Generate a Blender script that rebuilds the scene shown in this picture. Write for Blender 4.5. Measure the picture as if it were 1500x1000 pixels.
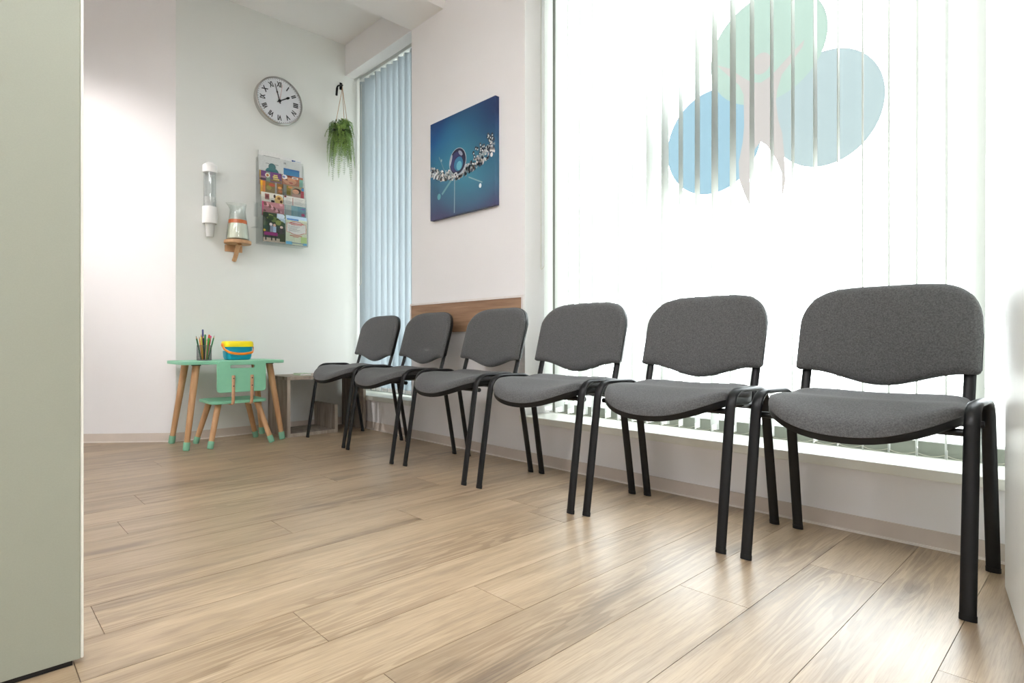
import bpy, bmesh, math, random
from mathutils import Vector, Matrix

for o in list(bpy.data.objects):
    bpy.data.objects.remove(o)
SC = bpy.context.scene
COL = SC.collection
PI = math.pi
rnd = random.Random(7)

# ------------------------------------------------------------------ camera
F_PX, CAM_H = 845.0, 0.64            # focal length in px of a 1500 px wide frame, eye height
YAW = math.atan2(810, 845)           # angle between view axis and the window wall (-X)
cd = bpy.data.cameras.new('camera')
cd.sensor_width = 36.0
cd.lens = 36.0 * F_PX / 1500.0
cd.clip_start = 0.02
cam = bpy.data.objects.new('camera', cd)
COL.objects.link(cam)
cam.location = (0, 0, CAM_H)
fwd = Vector((-math.cos(YAW), math.sin(YAW), 0))
cam.rotation_euler = fwd.to_track_quat('-Z', 'Y').to_euler()
SC.camera = cam

# ------------------------------------------------------------------ world, exposure
SKY = 5.2
w = bpy.data.worlds.new('overcast_sky')
SC.world = w
w.use_nodes = True
bg = w.node_tree.nodes['Background']
bg.inputs['Color'].default_value = (0.95, 0.99, 1.03, 1)
bg.inputs['Strength'].default_value = SKY
vs = SC.view_settings
vs.view_transform = 'Standard'
vs.look = 'None'
vs.exposure = 0.92
vs.gamma = 1.0
vs.use_curve_mapping = False
SC.cycles.use_denoising = True
SC.cycles.transparent_max_bounces = 24
SC.cycles.max_bounces = 10
SC.cycles.diffuse_bounces = 5

# window portals: only tell the renderer where the sky light comes in
def portal(x0, x1, z0, z1, y):
    l = bpy.data.lights.new('sky_portal', 'AREA')
    l.shape = 'RECTANGLE'
    l.size = x1 - x0
    l.size_y = z1 - z0
    l.cycles.is_portal = True
    o = bpy.data.objects.new('sky_portal', l)
    COL.objects.link(o)
    o.location = ((x0 + x1) / 2, y, (z0 + z1) / 2)
    o.rotation_euler = (-PI / 2, 0, 0)
    return o
portal(-2.17, 1.25, 0.25, 2.71, 2.50)
portal(-4.15, -3.24, 0.25, 2.75, 2.50)

# corridor downlight that washes the angled wall
LAMP_P = (-4.36, -1.05, 2.90)
ld = bpy.data.lights.new('corridor_downlight_beam', 'SPOT')
ld.energy = 125
ld.color = (1.0, 0.95, 0.93)
ld.spot_size = math.radians(40)
ld.spot_blend = 1.0
ld.shadow_soft_size = 0.05
lo = bpy.data.objects.new('corridor_downlight_beam', ld)
COL.objects.link(lo)
lo.location = LAMP_P
lo.rotation_euler = (Vector((-4.36, 0.80, 1.50)) - Vector(LAMP_P)).to_track_quat('-Z', 'Y').to_euler()

# ------------------------------------------------------------------ pixel helpers (directions only)
CA, SA = math.cos(YAW), math.sin(YAW)
def ray(px, py):
    u = (px - 750) / F_PX
    return (-CA + u * SA, SA + u * CA, (500 - py) / F_PX)
def on_y(px, py, Y):                 # point on the plane y = Y
    r = ray(px, py); t = Y / r[1]
    return (r[0] * t, Y, CAM_H + r[2] * t)
def on_x(px, py, X):
    r = ray(px, py); t = X / r[0]
    return (X, r[1] * t, CAM_H + r[2] * t)

# ------------------------------------------------------------------ materials
def srgb(r, g, b):
    f = lambda c: (c / 12.92 if c <= 0.04045 else ((c + 0.055) / 1.055) ** 2.4)
    return (f(r / 255), f(g / 255), f(b / 255), 1)

class NT:
    def __init__(self, name):
        self.m = bpy.data.materials.new(name)
        self.m.use_nodes = True
        self.t = self.m.node_tree
        self.b = self.t.nodes['Principled BSDF']
        self.out = self.t.nodes['Material Output']
    def n(self, typ, **kw):
        nd = self.t.nodes.new(typ)
        for k, v in kw.items():
            if k in nd.inputs.keys():
                nd.inputs[k].default_value = v
            else:
                setattr(nd, k, v)
        return nd
    def l(self, a, b):
        self.t.links.new(a, b)
    def ramp(self, fac, stops):
        r = self.n('ShaderNodeValToRGB')
        e = r.color_ramp.elements
        while len(e) < len(stops):
            e.new(0.5)
        for i, (p, c) in enumerate(stops):
            e[i].position = p
            e[i].color = c
        self.l(fac, r.inputs['Fac'])
        return r.outputs['Color']
    def coords(self, scale=(1, 1, 1), kind='Object', rand=0.0):
        tc = self.n('ShaderNodeTexCoord')
        mp = self.n('ShaderNodeMapping')
        mp.inputs['Scale'].default_value = scale
        src = tc.outputs[kind]
        if rand:
            oi = self.n('ShaderNodeObjectInfo')
            mu = self.n('ShaderNodeMath', operation='MULTIPLY')
            mu.inputs[1].default_value = rand
            self.l(oi.outputs['Random'], mu.inputs[0])
            ad = self.n('ShaderNodeVectorMath', operation='ADD')
            self.l(src, ad.inputs[0]); self.l(mu.outputs[0], ad.inputs[1])
            src = ad.outputs[0]
        self.l(src, mp.inputs['Vector'])
        return mp.outputs['Vector']
    def bump(self, h, strength=0.2, dist=0.002):
        b = self.n('ShaderNodeBump')
        b.inputs['Strength'].default_value = strength
        b.inputs['Distance'].default_value = dist
        self.l(h, b.inputs['Height'])
        self.l(b.outputs['Normal'], self.b.inputs['Normal'])

def plain(name, col, rough=0.5, metal=0.0, spec=0.5, vary=0.04, scale=30, bump=0.0, coat=0.0):
    k = NT(name)
    b = k.b
    b.inputs['Roughness'].default_value = rough
    b.inputs['Metallic'].default_value = metal
    b.inputs['Specular IOR Level'].default_value = spec
    b.inputs['Coat Weight'].default_value = coat
    nz = k.n('ShaderNodeTexNoise'); nz.inputs['Scale'].default_value = scale; nz.inputs['Detail'].default_value = 4
    k.l(k.coords(), nz.inputs['Vector'])
    lo_ = tuple(c * (1 - vary) for c in col[:3]) + (1,)
    hi_ = tuple(min(1, c * (1 + vary)) for c in col[:3]) + (1,)
    k.l(k.ramp(nz.outputs['Fac'], [(0.3, lo_), (0.7, hi_)]), b.inputs['Base Color'])
    if bump:
        k.bump(nz.outputs['Fac'], bump)
    return k.m

def wall_mat(name, col):
    k = NT(name)
    nz = k.n('ShaderNodeTexNoise'); nz.inputs['Scale'].default_value = 260; nz.inputs['Detail'].default_value = 3
    n2 = k.n('ShaderNodeTexNoise'); n2.inputs['Scale'].default_value = 2.2; n2.inputs['Detail'].default_value = 5
    c = k.coords()
    k.l(c, nz.inputs['Vector']); k.l(c, n2.inputs['Vector'])
    lo_ = tuple(x * 0.975 for x in col[:3]) + (1,)
    k.l(k.ramp(n2.outputs['Fac'], [(0.3, lo_), (0.7, col)]), k.b.inputs['Base Color'])
    k.b.inputs['Roughness'].default_value = 0.75
    k.bump(nz.outputs['Fac'], 0.12, 0.001)
    return k.m

def plank_mat():
    k = NT('oak_laminate')
    v = k.coords((12.0, 0.75, 1.0), rand=37.0)
    n1 = k.n('ShaderNodeTexNoise'); n1.inputs['Scale'].default_value = 1.6; n1.inputs['Detail'].default_value = 8
    n1.inputs['Roughness'].default_value = 0.62; n1.inputs['Distortion'].default_value = 0.6
    k.l(v, n1.inputs['Vector'])
    # cathedral grain lines
    v2 = k.coords((13.0, 1.0, 1.0), rand=53.0)
    n3 = k.n('ShaderNodeTexNoise'); n3.inputs['Scale'].default_value = 0.9; n3.inputs['Detail'].default_value = 2
    k.l(v2, n3.inputs['Vector'])
    mu = k.n('ShaderNodeMath', operation='MULTIPLY'); mu.inputs[1].default_value = 95.0
    k.l(n3.outputs['Fac'], mu.inputs[0])
    sn = k.n('ShaderNodeMath', operation='SINE'); k.l(mu.outputs[0], sn.inputs[0])
    # fine pores
    v4 = k.coords((420.0, 14.0, 1.0), rand=11.0)
    n4 = k.n('ShaderNodeTexNoise'); n4.inputs['Scale'].default_value = 1.0; n4.inputs['Detail'].default_value = 3
    k.l(v4, n4.inputs['Vector'])
    base = k.ramp(n1.outputs['Fac'], [(0.26, srgb(136, 117, 94)), (0.44, srgb(164, 143, 116)), (0.58, srgb(178, 157, 129)), (0.76, srgb(192, 172, 146))])
    m1 = k.n('ShaderNodeMix', data_type='RGBA', blend_type='MULTIPLY')
    k.l(k.ramp(sn.outputs[0], [(0.0, (0.76, 0.72, 0.68, 1)), (0.28, (1, 1, 1, 1))]), m1.inputs[7])
    k.l(base, m1.inputs[6])
    # grain lines show only in patches
    n5 = k.n('ShaderNodeTexNoise'); n5.inputs['Scale'].default_value = 1.3; n5.inputs['Detail'].default_value = 1
    k.l(k.coords((3.5, 1.0, 1.0), rand=91.0), n5.inputs['Vector'])
    k.l(k.ramp(n5.outputs['Fac'], [(0.45, (0.12,) * 3 + (1,)), (0.62, (1, 1, 1, 1))]), m1.inputs[0])
    m2 = k.n('ShaderNodeMix', data_type='RGBA', blend_type='MULTIPLY'); m2.inputs[0].default_value = 0.75
    k.l(m1.outputs[2], m2.inputs[6])
    k.l(k.ramp(n4.outputs['Fac'], [(0.35, (0.74, 0.70, 0.66, 1)), (0.55, (1, 1, 1, 1))]), m2.inputs[7])
    # knots / dark smudges
    vo = k.n('ShaderNodeTexNoise'); vo.inputs['Scale'].default_value = 1.1; vo.inputs['Detail'].default_value = 6
    k.l(k.coords((6.0, 1.6, 1.0), rand=71.0), vo.inputs['Vector'])
    m3 = k.n('ShaderNodeMix', data_type='RGBA', blend_type='MULTIPLY'); m3.inputs[0].default_value = 1.0
    k.l(m2.outputs[2], m3.inputs[6])
    k.l(k.ramp(vo.outputs['Fac'], [(0.27, (0.55, 0.53, 0.52, 1)), (0.37, (1, 1, 1, 1))]), m3.inputs[7])
    # per plank tint
    oi = k.n('ShaderNodeObjectInfo')
    m4 = k.n('ShaderNodeMix', data_type='RGBA', blend_type='MULTIPLY'); m4.inputs[0].default_value = 1.0
    k.l(m3.outputs[2], m4.inputs[6])
    k.l(k.ramp(oi.outputs['Random'], [(0.0, (0.88, 0.86, 0.84, 1)), (0.5, (0.98, 0.97, 0.96, 1)), (1.0, (1.06, 1.05, 1.03, 1))]), m4.inputs[7])
    k.l(m4.outputs[2], k.b.inputs['Base Color'])
    k.b.inputs['Roughness'].default_value = 0.34
    k.b.inputs['Specular IOR Level'].default_value = 1.0
    k.bump(n4.outputs['Fac'], 0.10, 0.0008)
    return k.m

def wood_mat(name, dark, light, scale=(6, 60, 60), rough=0.5):
    k = NT(name)
    n1 = k.n('ShaderNodeTexNoise'); n1.inputs['Scale'].default_value = 1.0; n1.inputs['Detail'].default_value = 6
    n1.inputs['Distortion'].default_value = 0.4
    k.l(k.coords(scale, rand=19.0), n1.inputs['Vector'])
    k.l(k.ramp(n1.outputs['Fac'], [(0.3, dark), (0.7, light)]), k.b.inputs['Base Color'])
    k.b.inputs['Roughness'].default_value = rough
    k.bump(n1.outputs['Fac'], 0.1, 0.001)
    return k.m

def fabric_mat():
    k = NT('grey_woven_fabric')
    c = k.coords((1, 1, 1))
    n1 = k.n('ShaderNodeTexNoise'); n1.inputs['Scale'].default_value = 900; n1.inputs['Detail'].default_value = 2
    n2 = k.n('ShaderNodeTexNoise'); n2.inputs['Scale'].default_value = 240; n2.inputs['Detail'].default_value = 5
    k.l(c, n1.inputs['Vector']); k.l(c, n2.inputs['Vector'])
    ad = k.n('ShaderNodeMath', operation='ADD'); k.l(n1.outputs['Fac'], ad.inputs[0]); k.l(n2.outputs['Fac'], ad.inputs[1])
    hf = k.n('ShaderNodeMath', operation='MULTIPLY'); hf.inputs[1].default_value = 0.5; k.l(ad.outputs[0], hf.inputs[0])
    k.l(k.ramp(hf.outputs[0], [(0.34, srgb(58, 58, 59)), (0.66, srgb(104, 104, 104))]), k.b.inputs['Base Color'])
    k.b.inputs['Roughness'].default_value = 0.9
    k.b.inputs['Specular IOR Level'].default_value = 0.2
    k.b.inputs['Sheen Weight'].default_value = 0.15
    k.b.inputs['Sheen Roughness'].default_value = 0.5
    k.bump(n1.outputs['Fac'], 0.35, 0.001)
    return k.m

def glass_mat(name, tint=(1, 1, 1, 1), gloss=0.08, rough=0.02):
    k = NT(name)
    k.t.nodes.remove(k.b)
    tr = k.n('ShaderNodeBsdfTransparent'); tr.inputs['Color'].default_value = tint
    gl = k.n('ShaderNodeBsdfGlossy'); gl.inputs['Roughness'].default_value = rough
    fr = k.n('ShaderNodeLayerWeight'); fr.inputs['Blend'].default_value = 0.5
    mx = k.n('ShaderNodeMixShader')
    pw = k.n('ShaderNodeMath', operation='POWER'); pw.inputs[1].default_value = 3.5
    mu = k.n('ShaderNodeMath', operation='MULTIPLY_ADD'); mu.inputs[1].default_value = gloss * 5; mu.inputs[2].default_value = gloss * 0.4
    k.l(fr.outputs['Facing'], pw.inputs[0]); k.l(pw.outputs[0], mu.inputs[0]); k.l(mu.outputs[0], mx.inputs[0])
    k.l(tr.outputs[0], mx.inputs[1]); k.l(gl.outputs[0], mx.inputs[2])
    k.l(mx.outputs[0], k.out.inputs['Surface'])
    return k.m

def translucent_mat(name, col, tcol, fac=0.5, weave=False):
    k = NT(name)
    k.t.nodes.remove(k.b)
    df = k.n('ShaderNodeBsdfDiffuse'); df.inputs['Color'].default_value = col
    tl = k.n('ShaderNodeBsdfTranslucent'); tl.inputs['Color'].default_value = tcol
    mx = k.n('ShaderNodeMixShader'); mx.inputs[0].default_value = fac
    k.l(df.outputs[0], mx.inputs[1]); k.l(tl.outputs[0], mx.inputs[2])
    k.l(mx.outputs[0], k.out.inputs['Surface'])
    if weave:
        nz = k.n('ShaderNodeTexNoise'); nz.inputs['Scale'].default_value = 1.0
        k.l(k.coords((300, 300, 40)), nz.inputs['Vector'])
        k.l(k.ramp(nz.outputs['Fac'], [(0.3, tuple(c * 0.95 for c in col[:3]) + (1,)), (0.7, col)]), df.inputs['Color'])
    return k.m

def emit_mat(name, col, s):
    k = NT(name)
    k.b.inputs['Base Color'].default_value = col
    k.b.inputs['Emission Color'].default_value = col
    k.b.inputs['Emission Strength'].default_value = s
    return k.m

M = {}
M['wall'] = wall_mat('pale_wall_paint', srgb(233, 231, 231))
M['wall_far'] = wall_mat('cool_white_wall_paint', srgb(226, 228, 224))
M['ceil'] = wall_mat('ceiling_paint', srgb(238, 236, 234))
M['skirt'] = plain('skirting_vinyl', srgb(206, 194, 183), 0.55, vary=0.03, scale=14)
M['skirt_lip'] = plain('skirting_lip', srgb(226, 218, 210), 0.5)
M['plank'] = plank_mat()
M['sub'] = plain('joint_dark', srgb(70, 58, 46), 0.9)
M['sage'] = plain('sage_door_laminate', srgb(152, 156, 142), 0.55, vary=0.02, scale=400)
M['band'] = plain('pale_edge_band', srgb(222, 222, 214), 0.45)
M['gloss_white'] = plain('glossy_white_lacquer', srgb(226, 226, 222), 0.42, vary=0.01)
M['sill'] = plain('sill_white', srgb(226, 226, 217), 0.4, vary=0.02)
M['frame'] = plain('grey_green_window_frame', srgb(134, 138, 128), 0.5, vary=0.03)
M['glass'] = glass_mat('window_glass', (0.98, 1, 0.99, 1), 0.06)
M['clear'] = glass_mat('clear_acrylic', (0.95, 0.96, 0.96, 1), 0.10)
M['jug'] = glass_mat('carafe_glass', (0.94, 0.96, 0.95, 1), 0.12)
M['slat'] = translucent_mat('white_blind_fabric', srgb(204, 206, 201), srgb(158, 160, 154), 0.45, True)
M['slat_grey'] = translucent_mat('blue_grey_blind_fabric', srgb(182, 190, 194), srgb(142, 153, 160), 0.45, True)
M['bracket'] = plain('blind_rail_aluminium', srgb(205, 207, 205), 0.4, metal=0.2)
M['black_plastic'] = plain('black_plastic', srgb(20, 20, 21), 0.45, vary=0.06, spec=0.3)
M['black_metal'] = plain('black_painted_steel', srgb(13, 13, 15), 0.36, vary=0.06, scale=120, spec=0.32)
M['fabric'] = fabric_mat()
M['mint'] = plain('mint_paint', srgb(132, 196, 163), 0.5, vary=0.02)
M['mint_foot'] = plain('mint_rubber', srgb(128, 184, 154), 0.6, vary=0.04)
M['beech'] = wood_mat('beech', srgb(178, 134, 92), srgb(204, 162, 120), (40, 40, 6))
M['bent'] = wood_mat('bent_ply', srgb(186, 140, 104), srgb(208, 166, 130), (40, 40, 8))
M['greywood'] = wood_mat('grey_washed_wood', srgb(112, 100, 89), srgb(160, 148, 134), (40, 40, 5), 0.6)
M['greywood_edge'] = wood_mat('grey_washed_edge', srgb(150, 138, 124), srgb(182, 170, 156), (40, 40, 5), 0.6)
M['panel'] = wood_mat('oak_wall_panel', srgb(140, 106, 80), srgb(172, 136, 107), (4, 30, 70), 0.5)
M['trim'] = plain('white_trim', srgb(222, 216, 212), 0.45)
M['chrome'] = plain('brushed_steel', srgb(196, 194, 190), 0.24, metal=1.0, vary=0.04, scale=8)
M['dial'] = plain('clock_dial', srgb(232, 233, 238), 0.5, vary=0.01)
M['ink'] = plain('black_ink', srgb(26, 26, 34), 0.5)
M['red'] = plain('red_ink', srgb(196, 80, 70), 0.5)
M['yellow'] = plain('yellow_plastic', srgb(246, 222, 20), 0.32, vary=0.02)
M['cyan'] = plain('turquoise_plastic', srgb(16, 160, 190), 0.32, vary=0.02)
M['orange'] = plain('orange_plastic', srgb(240, 132, 26), 0.35, vary=0.02)
M['mesh'] = plain('grey_wire', srgb(120, 116, 120), 0.4, metal=0.7)
M['white_pl'] = plain('white_plastic', srgb(232, 231, 229), 0.35, vary=0.01)
M['cup'] = translucent_mat('plastic_cup', srgb(235, 235, 233), srgb(225, 225, 222), 0.3)
M['rope'] = plain('jute_cord', srgb(178, 140, 104), 0.85, vary=0.15, scale=400)
M['pot'] = plain('dark_pot', srgb(36, 38, 34), 0.6)
M['bead'] = plain('bead_chain', srgb(200, 196, 180), 0.45)
M['paper'] = plain('white_paper', srgb(228, 227, 223), 0.6, vary=0.01)
M['salt'] = plain('pale_filling', srgb(224, 224, 208), 0.8, vary=0.05, scale=200)
M['amber'] = plain('orange_layer', srgb(206, 98, 30), 0.6, vary=0.2, scale=90)
M['concrete'] = plain('pale_pavement', srgb(205, 204, 198), 0.9, vary=0.06, scale=3)
M['book_green'] = plain('pale_green_cover', srgb(164, 186, 158), 0.5)

def leaf_mat(name, c0, c1):
    k = NT(name)
    oi = k.n('ShaderNodeObjectInfo')
    nz = k.n('ShaderNodeTexNoise'); nz.inputs['Scale'].default_value = 40
    k.l(k.coords(), nz.inputs['Vector'])
    ad = k.n('ShaderNodeMath', operation='ADD'); k.l(oi.outputs['Random'], ad.inputs[0]); k.l(nz.outputs['Fac'], ad.inputs[1])
    hf = k.n('ShaderNodeMath', operation='MULTIPLY'); hf.inputs[1].default_value = 0.5; k.l(ad.outputs[0], hf.inputs[0])
    k.l(k.ramp(hf.outputs[0], [(0.2, c0), (0.8, c1)]), k.b.inputs['Base Color'])
    k.b.inputs['Roughness'].default_value = 0.5
    return k.m
M['leaf'] = leaf_mat('fern_leaf', srgb(56, 92, 36), srgb(150, 182, 90))

_ink = {}
def ink(r, g, b):
    key = (r, g, b)
    if key not in _ink:
        _ink[key] = plain('print_%d_%d_%d' % key, srgb(r, g, b), 0.45, vary=0.06, scale=120)
    return _ink[key]

# ------------------------------------------------------------------ mesh builder
class MB:
    def __init__(self):
        self.v = []; self.f = []; self.mi = []; self.mats = []
    def _m(self, mat):
        if mat is None:
            return 0
        if mat not in self.mats:
            self.mats.append(mat)
        return self.mats.index(mat)
    def add(self, verts, faces, mat=None):
        b = len(self.v); k = self._m(mat)
        self.v += [tuple(p) for p in verts]
        self.f += [tuple(b + i for i in f) for f in faces]
        self.mi += [k] * len(faces)
        return self
    def box(self, x0, x1, y0, y1, z0, z1, mat=None):
        return self.add([(x0, y0, z0), (x1, y0, z0), (x1, y1, z0), (x0, y1, z0), (x0, y0, z1), (x1, y0, z1), (x1, y1, z1), (x0, y1, z1)],
                        [(3, 2, 1, 0), (4, 5, 6, 7), (0, 1, 5, 4), (1, 2, 6, 5), (2, 3, 7, 6), (3, 0, 4, 7)], mat)
    def prism(self, pts, a, b, fn=None, mat=None):
        """outline pts (ccw) extruded from a to b; fn(u,v,w)->xyz"""
        fn = fn or (lambda u, v, q: (u, v, q))
        n = len(pts)
        vs_ = [fn(u, v, a) for u, v in pts] + [fn(u, v, b) for u, v in pts]
        fs = [tuple(range(n - 1, -1, -1)), tuple(range(n, 2 * n))]
        fs += [(i, (i + 1) % n, n + (i + 1) % n, n + i) for i in range(n)]
        return self.add(vs_, fs, mat)
    def flat(self, pts3, mat=None):
        return self.add(pts3, [tuple(range(len(pts3)))], mat)
    def lathe(self, prof, c=(0, 0, 0), n=24, mat=None, axis='z', close=False):
        vs_ = []; fs = []
        m = len(prof)
        for i in range(n):
            a = 2 * PI * i / n
            for r, z in prof:
                p = (r * math.cos(a), r * math.sin(a), z)
                if axis == 'x':
                    p = (p[2], p[0], p[1])
                vs_.append((c[0] + p[0], c[1] + p[1], c[2] + p[2]))
        for i in range(n):
            j = (i + 1) % n
            for k in range(m - 1):
                fs.append((i * m + k, j * m + k, j * m + k + 1, i * m + k + 1))
        return self.add(vs_, fs, mat)
    def tube(self, path, r, n=10, side=None, r2=None, mat=None, cap=True):
        """sweep an ellipse; side = fixed vector for radius r, r2 across it; r may be a list"""
        P = [Vector(p) for p in path]
        m = len(P)
        vs_ = []; fs = []
        prev = None
        for i, p in enumerate(P):
            t = (P[min(i + 1, m - 1)] - P[max(i - 1, 0)]).normalized()
            if side is not None:
                s = Vector(side); s = (s - t * s.dot(t)).normalized()
            else:
                if prev is None:
                    a = Vector((0, 0, 1)) if abs(t.z) < 0.9 else Vector((1, 0, 0))
                    s = t.cross(a).normalized()
                else:
                    s = (prev - t * prev.dot(t)).normalized()
                prev = s
            q = t.cross(s)
            ra = r[i] if isinstance(r, (list, tuple)) else r
            rb = ra if r2 is None else r2
            for k in range(n):
                a = 2 * PI * k / n
                vs_.append(p + s * (ra * math.cos(a)) + q * (rb * math.sin(a)))
        for i in range(m - 1):
            for k in range(n):
                k2 = (k + 1) % n
                fs.append((i * n + k, i * n + k2, (i + 1) * n + k2, (i + 1) * n + k))
        if cap:
            fs.append(tuple(range(n - 1, -1, -1)))
            fs.append(tuple((m - 1) * n + k for k in range(n)))
        return self.add(vs_, fs, mat)
    def build(self, name, mat=None, parent=None, origin=(0, 0, 0), smooth=False, bevel=0.0, segs=2, kind=None, auto=None):
        me = bpy.data.meshes.new(name)
        ox, oy, oz = origin
        me.from_pydata([(x - ox, y - oy, z - oz) for x, y, z in self.v], [], self.f)
        mats = self.mats or [mat]
        for q in mats:
            me.materials.append(q)
        me.polygons.foreach_set('material_index', self.mi)
        bm = bmesh.new(); bm.from_mesh(me)
        bmesh.ops.recalc_face_normals(bm, faces=bm.faces)
        if bevel:
            ed = [e for e in bm.edges if len(e.link_faces) == 2 and e.calc_face_angle(0) > 0.6]
            bmesh.ops.bevel(bm, geom=ed, offset=bevel, segments=segs, profile=0.5, affect='EDGES', clamp_overlap=True)
        bm.to_mesh(me); bm.free()
        if smooth:
            me.polygons.foreach_set('use_smooth', [True] * len(me.polygons))
            me.set_sharp_from_angle(angle=auto if auto else math.radians(40))
        o = bpy.data.objects.new(name, me)
        COL.objects.link(o)
        if parent is not None:
            o.parent = parent
        else:
            o.location = origin
        if kind:
            o['kind'] = kind
        return o

def thing(name, label, cat, loc, group=None, rz=0.0):
    o = bpy.data.objects.new(name, None)
    o.empty_display_size = 0.05
    COL.objects.link(o)
    o.location = loc
    o.rotation_euler = (0, 0, rz)
    return tag(o, label, cat, group)
def tag(o, label, cat, group=None):
    o['label'] = label; o['category'] = cat
    if group:
        o['group'] = group
    return o
def struct(o, label=None):
    o['kind'] = 'structure'
    if label:
        o['label'] = label
    return o
def copy_tree(o, parent=None):
    c = o.copy()
    COL.objects.link(c)
    c.parent = parent
    for ch in o.children:
        copy_tree(ch, c)
    return c
def rrect(x0, x1, y0, y1, r, n=5):
    pts = []
    for cx, cy, a0 in ((x1 - r, y0 + r, -PI / 2), (x1 - r, y1 - r, 0), (x0 + r, y1 - r, PI / 2), (x0 + r, y0 + r, PI)):
        for i in range(n + 1):
            a = a0 + PI / 2 * i / n
            pts.append((cx + r * math.cos(a), cy + r * math.sin(a)))
    return pts
def ell(cx, cy, rx, ry, n=20):
    return [(cx + rx * math.cos(2 * PI * i / n), cy + ry * math.sin(2 * PI * i / n)) for i in range(n)]
def arc_path(pts, rad, n=6):
    """polyline with rounded inner corners"""
    P = [Vector(p) for p in pts]
    out = [P[0]]
    for i in range(1, len(P) - 1):
        a = (P[i - 1] - P[i]); b = (P[i + 1] - P[i])
        r = min(rad, a.length * 0.49, b.length * 0.49)
        p0 = P[i] + a.normalized() * r; p1 = P[i] + b.normalized() * r
        for k in range(n + 1):
            t = k / n
            out.append(p0 * (1 - t) ** 2 + P[i] * 2 * t * (1 - t) + p1 * t * t)
    out.append(P[-1])
    return out
def text_mesh(s, size, bold=0.0):
    cu = bpy.data.curves.new('t', 'FONT')
    cu.body = s; cu.size = size; cu.align_x = 'CENTER'; cu.align_y = 'CENTER'; cu.resolution_u = 2; cu.offset = bold
    ob = bpy.data.objects.new('t', cu)
    COL.objects.link(ob)
    dg = bpy.context.evaluated_depsgraph_get()
    me = ob.evaluated_get(dg).to_mesh()
    vs_ = [tuple(v.co) for v in me.vertices]; fs = [tuple(p.vertices) for p in me.polygons]
    ob.evaluated_get(dg).to_mesh_clear()
    bpy.data.objects.remove(ob); bpy.data.curves.remove(cu)
    return vs_, fs

# ================================================================== SETTING
WY = 2.176        # room face of the window wall
WX = -4.15        # room face of the clock wall
CZ = 2.95         # ceiling
BZ = 2.71         # beam underside / window head

# floor: subfloor with planks as pieces
fl = struct(MB().box(-6.2, 1.6, -2.4, 2.3, -0.10, -0.006).build('floor', M['sub']), 'pale oak plank floor')
PW, PX0, PL = 0.1845, -0.2370, 1.38
known = {-1: 1.378, 0: 1.60, 1: 1.765, 2: 1.368, 3: 0.591, 4: 0.974, 5: 0.570, 6: 0.165, 7: 1.61, 8: 1.204, 9: 0.805, 10: 1.55, 11: 0.406, 12: 1.25, 13: 0.527}
known[0] = 0.98  # row under the end chair
for k in range(-10, 30):
    xb = PX0 - PW * k; xa = xb - PW          # row k spans xa..xb
    jy = known.get(k - 0, None)
    if jy is None:
        jy = (0.4 * k * 2.7 + 0.33) % PL
    ys = [jy + PL * q for q in range(-4, 4)]
    for q in range(len(ys) - 1):
        y0, y1 = max(ys[q], -2.39), min(ys[q + 1], WY + 0.005)
        if y1 - y0 < 0.03:
            continue
        g = 0.0007
        b = MB().box(xa + g, xb - g, y0 + g, y1 - g, -0.008, 0.0)
        b.build('plank', M['plank'], fl, bevel=0.0)

# clock wall + angled wall + corridor end
struct(MB().prism([(WX, 1.0), (WX, 2.62), (WX - 0.2, 2.62), (WX - 0.2, 0.99)], 0, 3.1).build('wall_far', M['wall_far']), 'white wall carrying the clock and magazine rack')
struct(MB().prism([(WX - 0.001, 1.0), (WX - 0.2, 0.99), (-5.35, -0.19), (-5.15, -0.19)], 0, 3.1).build('wall_corridor', M['wall']), 'angled white wall washed by a downlight')
struct(MB().box(-5.35, -5.15, -2.4, -0.19, 0, 3.1).build('wall_end', M['wall']), 'corridor end wall')
struct(MB().box(-5.35, 1.6, -2.55, -2.4, 0, 3.1).build('wall_left', M['wall']), 'white wall behind the viewer')
struct(MB().box(1.6, 1.75, -2.55, 2.5, 0, 3.1).build('wall_near', M['wall']), 'white wall behind the viewer, short side')

# window wall: parapets, pier, heads
b = MB()
WB = 2.476
b.box(-4.15, -3.236, WY, WB, 0, 0.212)            # under narrow window
b.box(-3.236, -2.17, WY, WB, 0, 3.1)              # pier
b.box(-2.17, 1.6, WY, WB, 0, 0.212)               # under wide window
b.box(1.25, 1.6, WY, WB, 0.212, 3.1)
b.box(-2.17, 1.25, WY, WB, BZ, 3.1)               # head over wide window
b.box(-4.15, -3.236, WY, 2.25, BZ, 3.1)           # bulkhead over narrow window
b.box(-4.15, -3.236, 2.25, WB, BZ + 0.05, 3.1)
struct(b.build('wall_right', M['wall']), 'window wall with a pier between two windows')

# ceiling with the beam
struct(MB().box(-6.2, 1.75, -2.55, 2.5, CZ, 3.12).build('ceiling', M['ceil']), 'white ceiling')
struct(MB().prism([(-3.236, BZ), (-2.888, BZ), (-2.74, CZ + 0.01), (-3.236, CZ + 0.01)], -2.4, WY, lambda u, v, q: (u, q, v)).build('trim_1', M['ceil']), 'white ceiling beam running to the pier')

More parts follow.
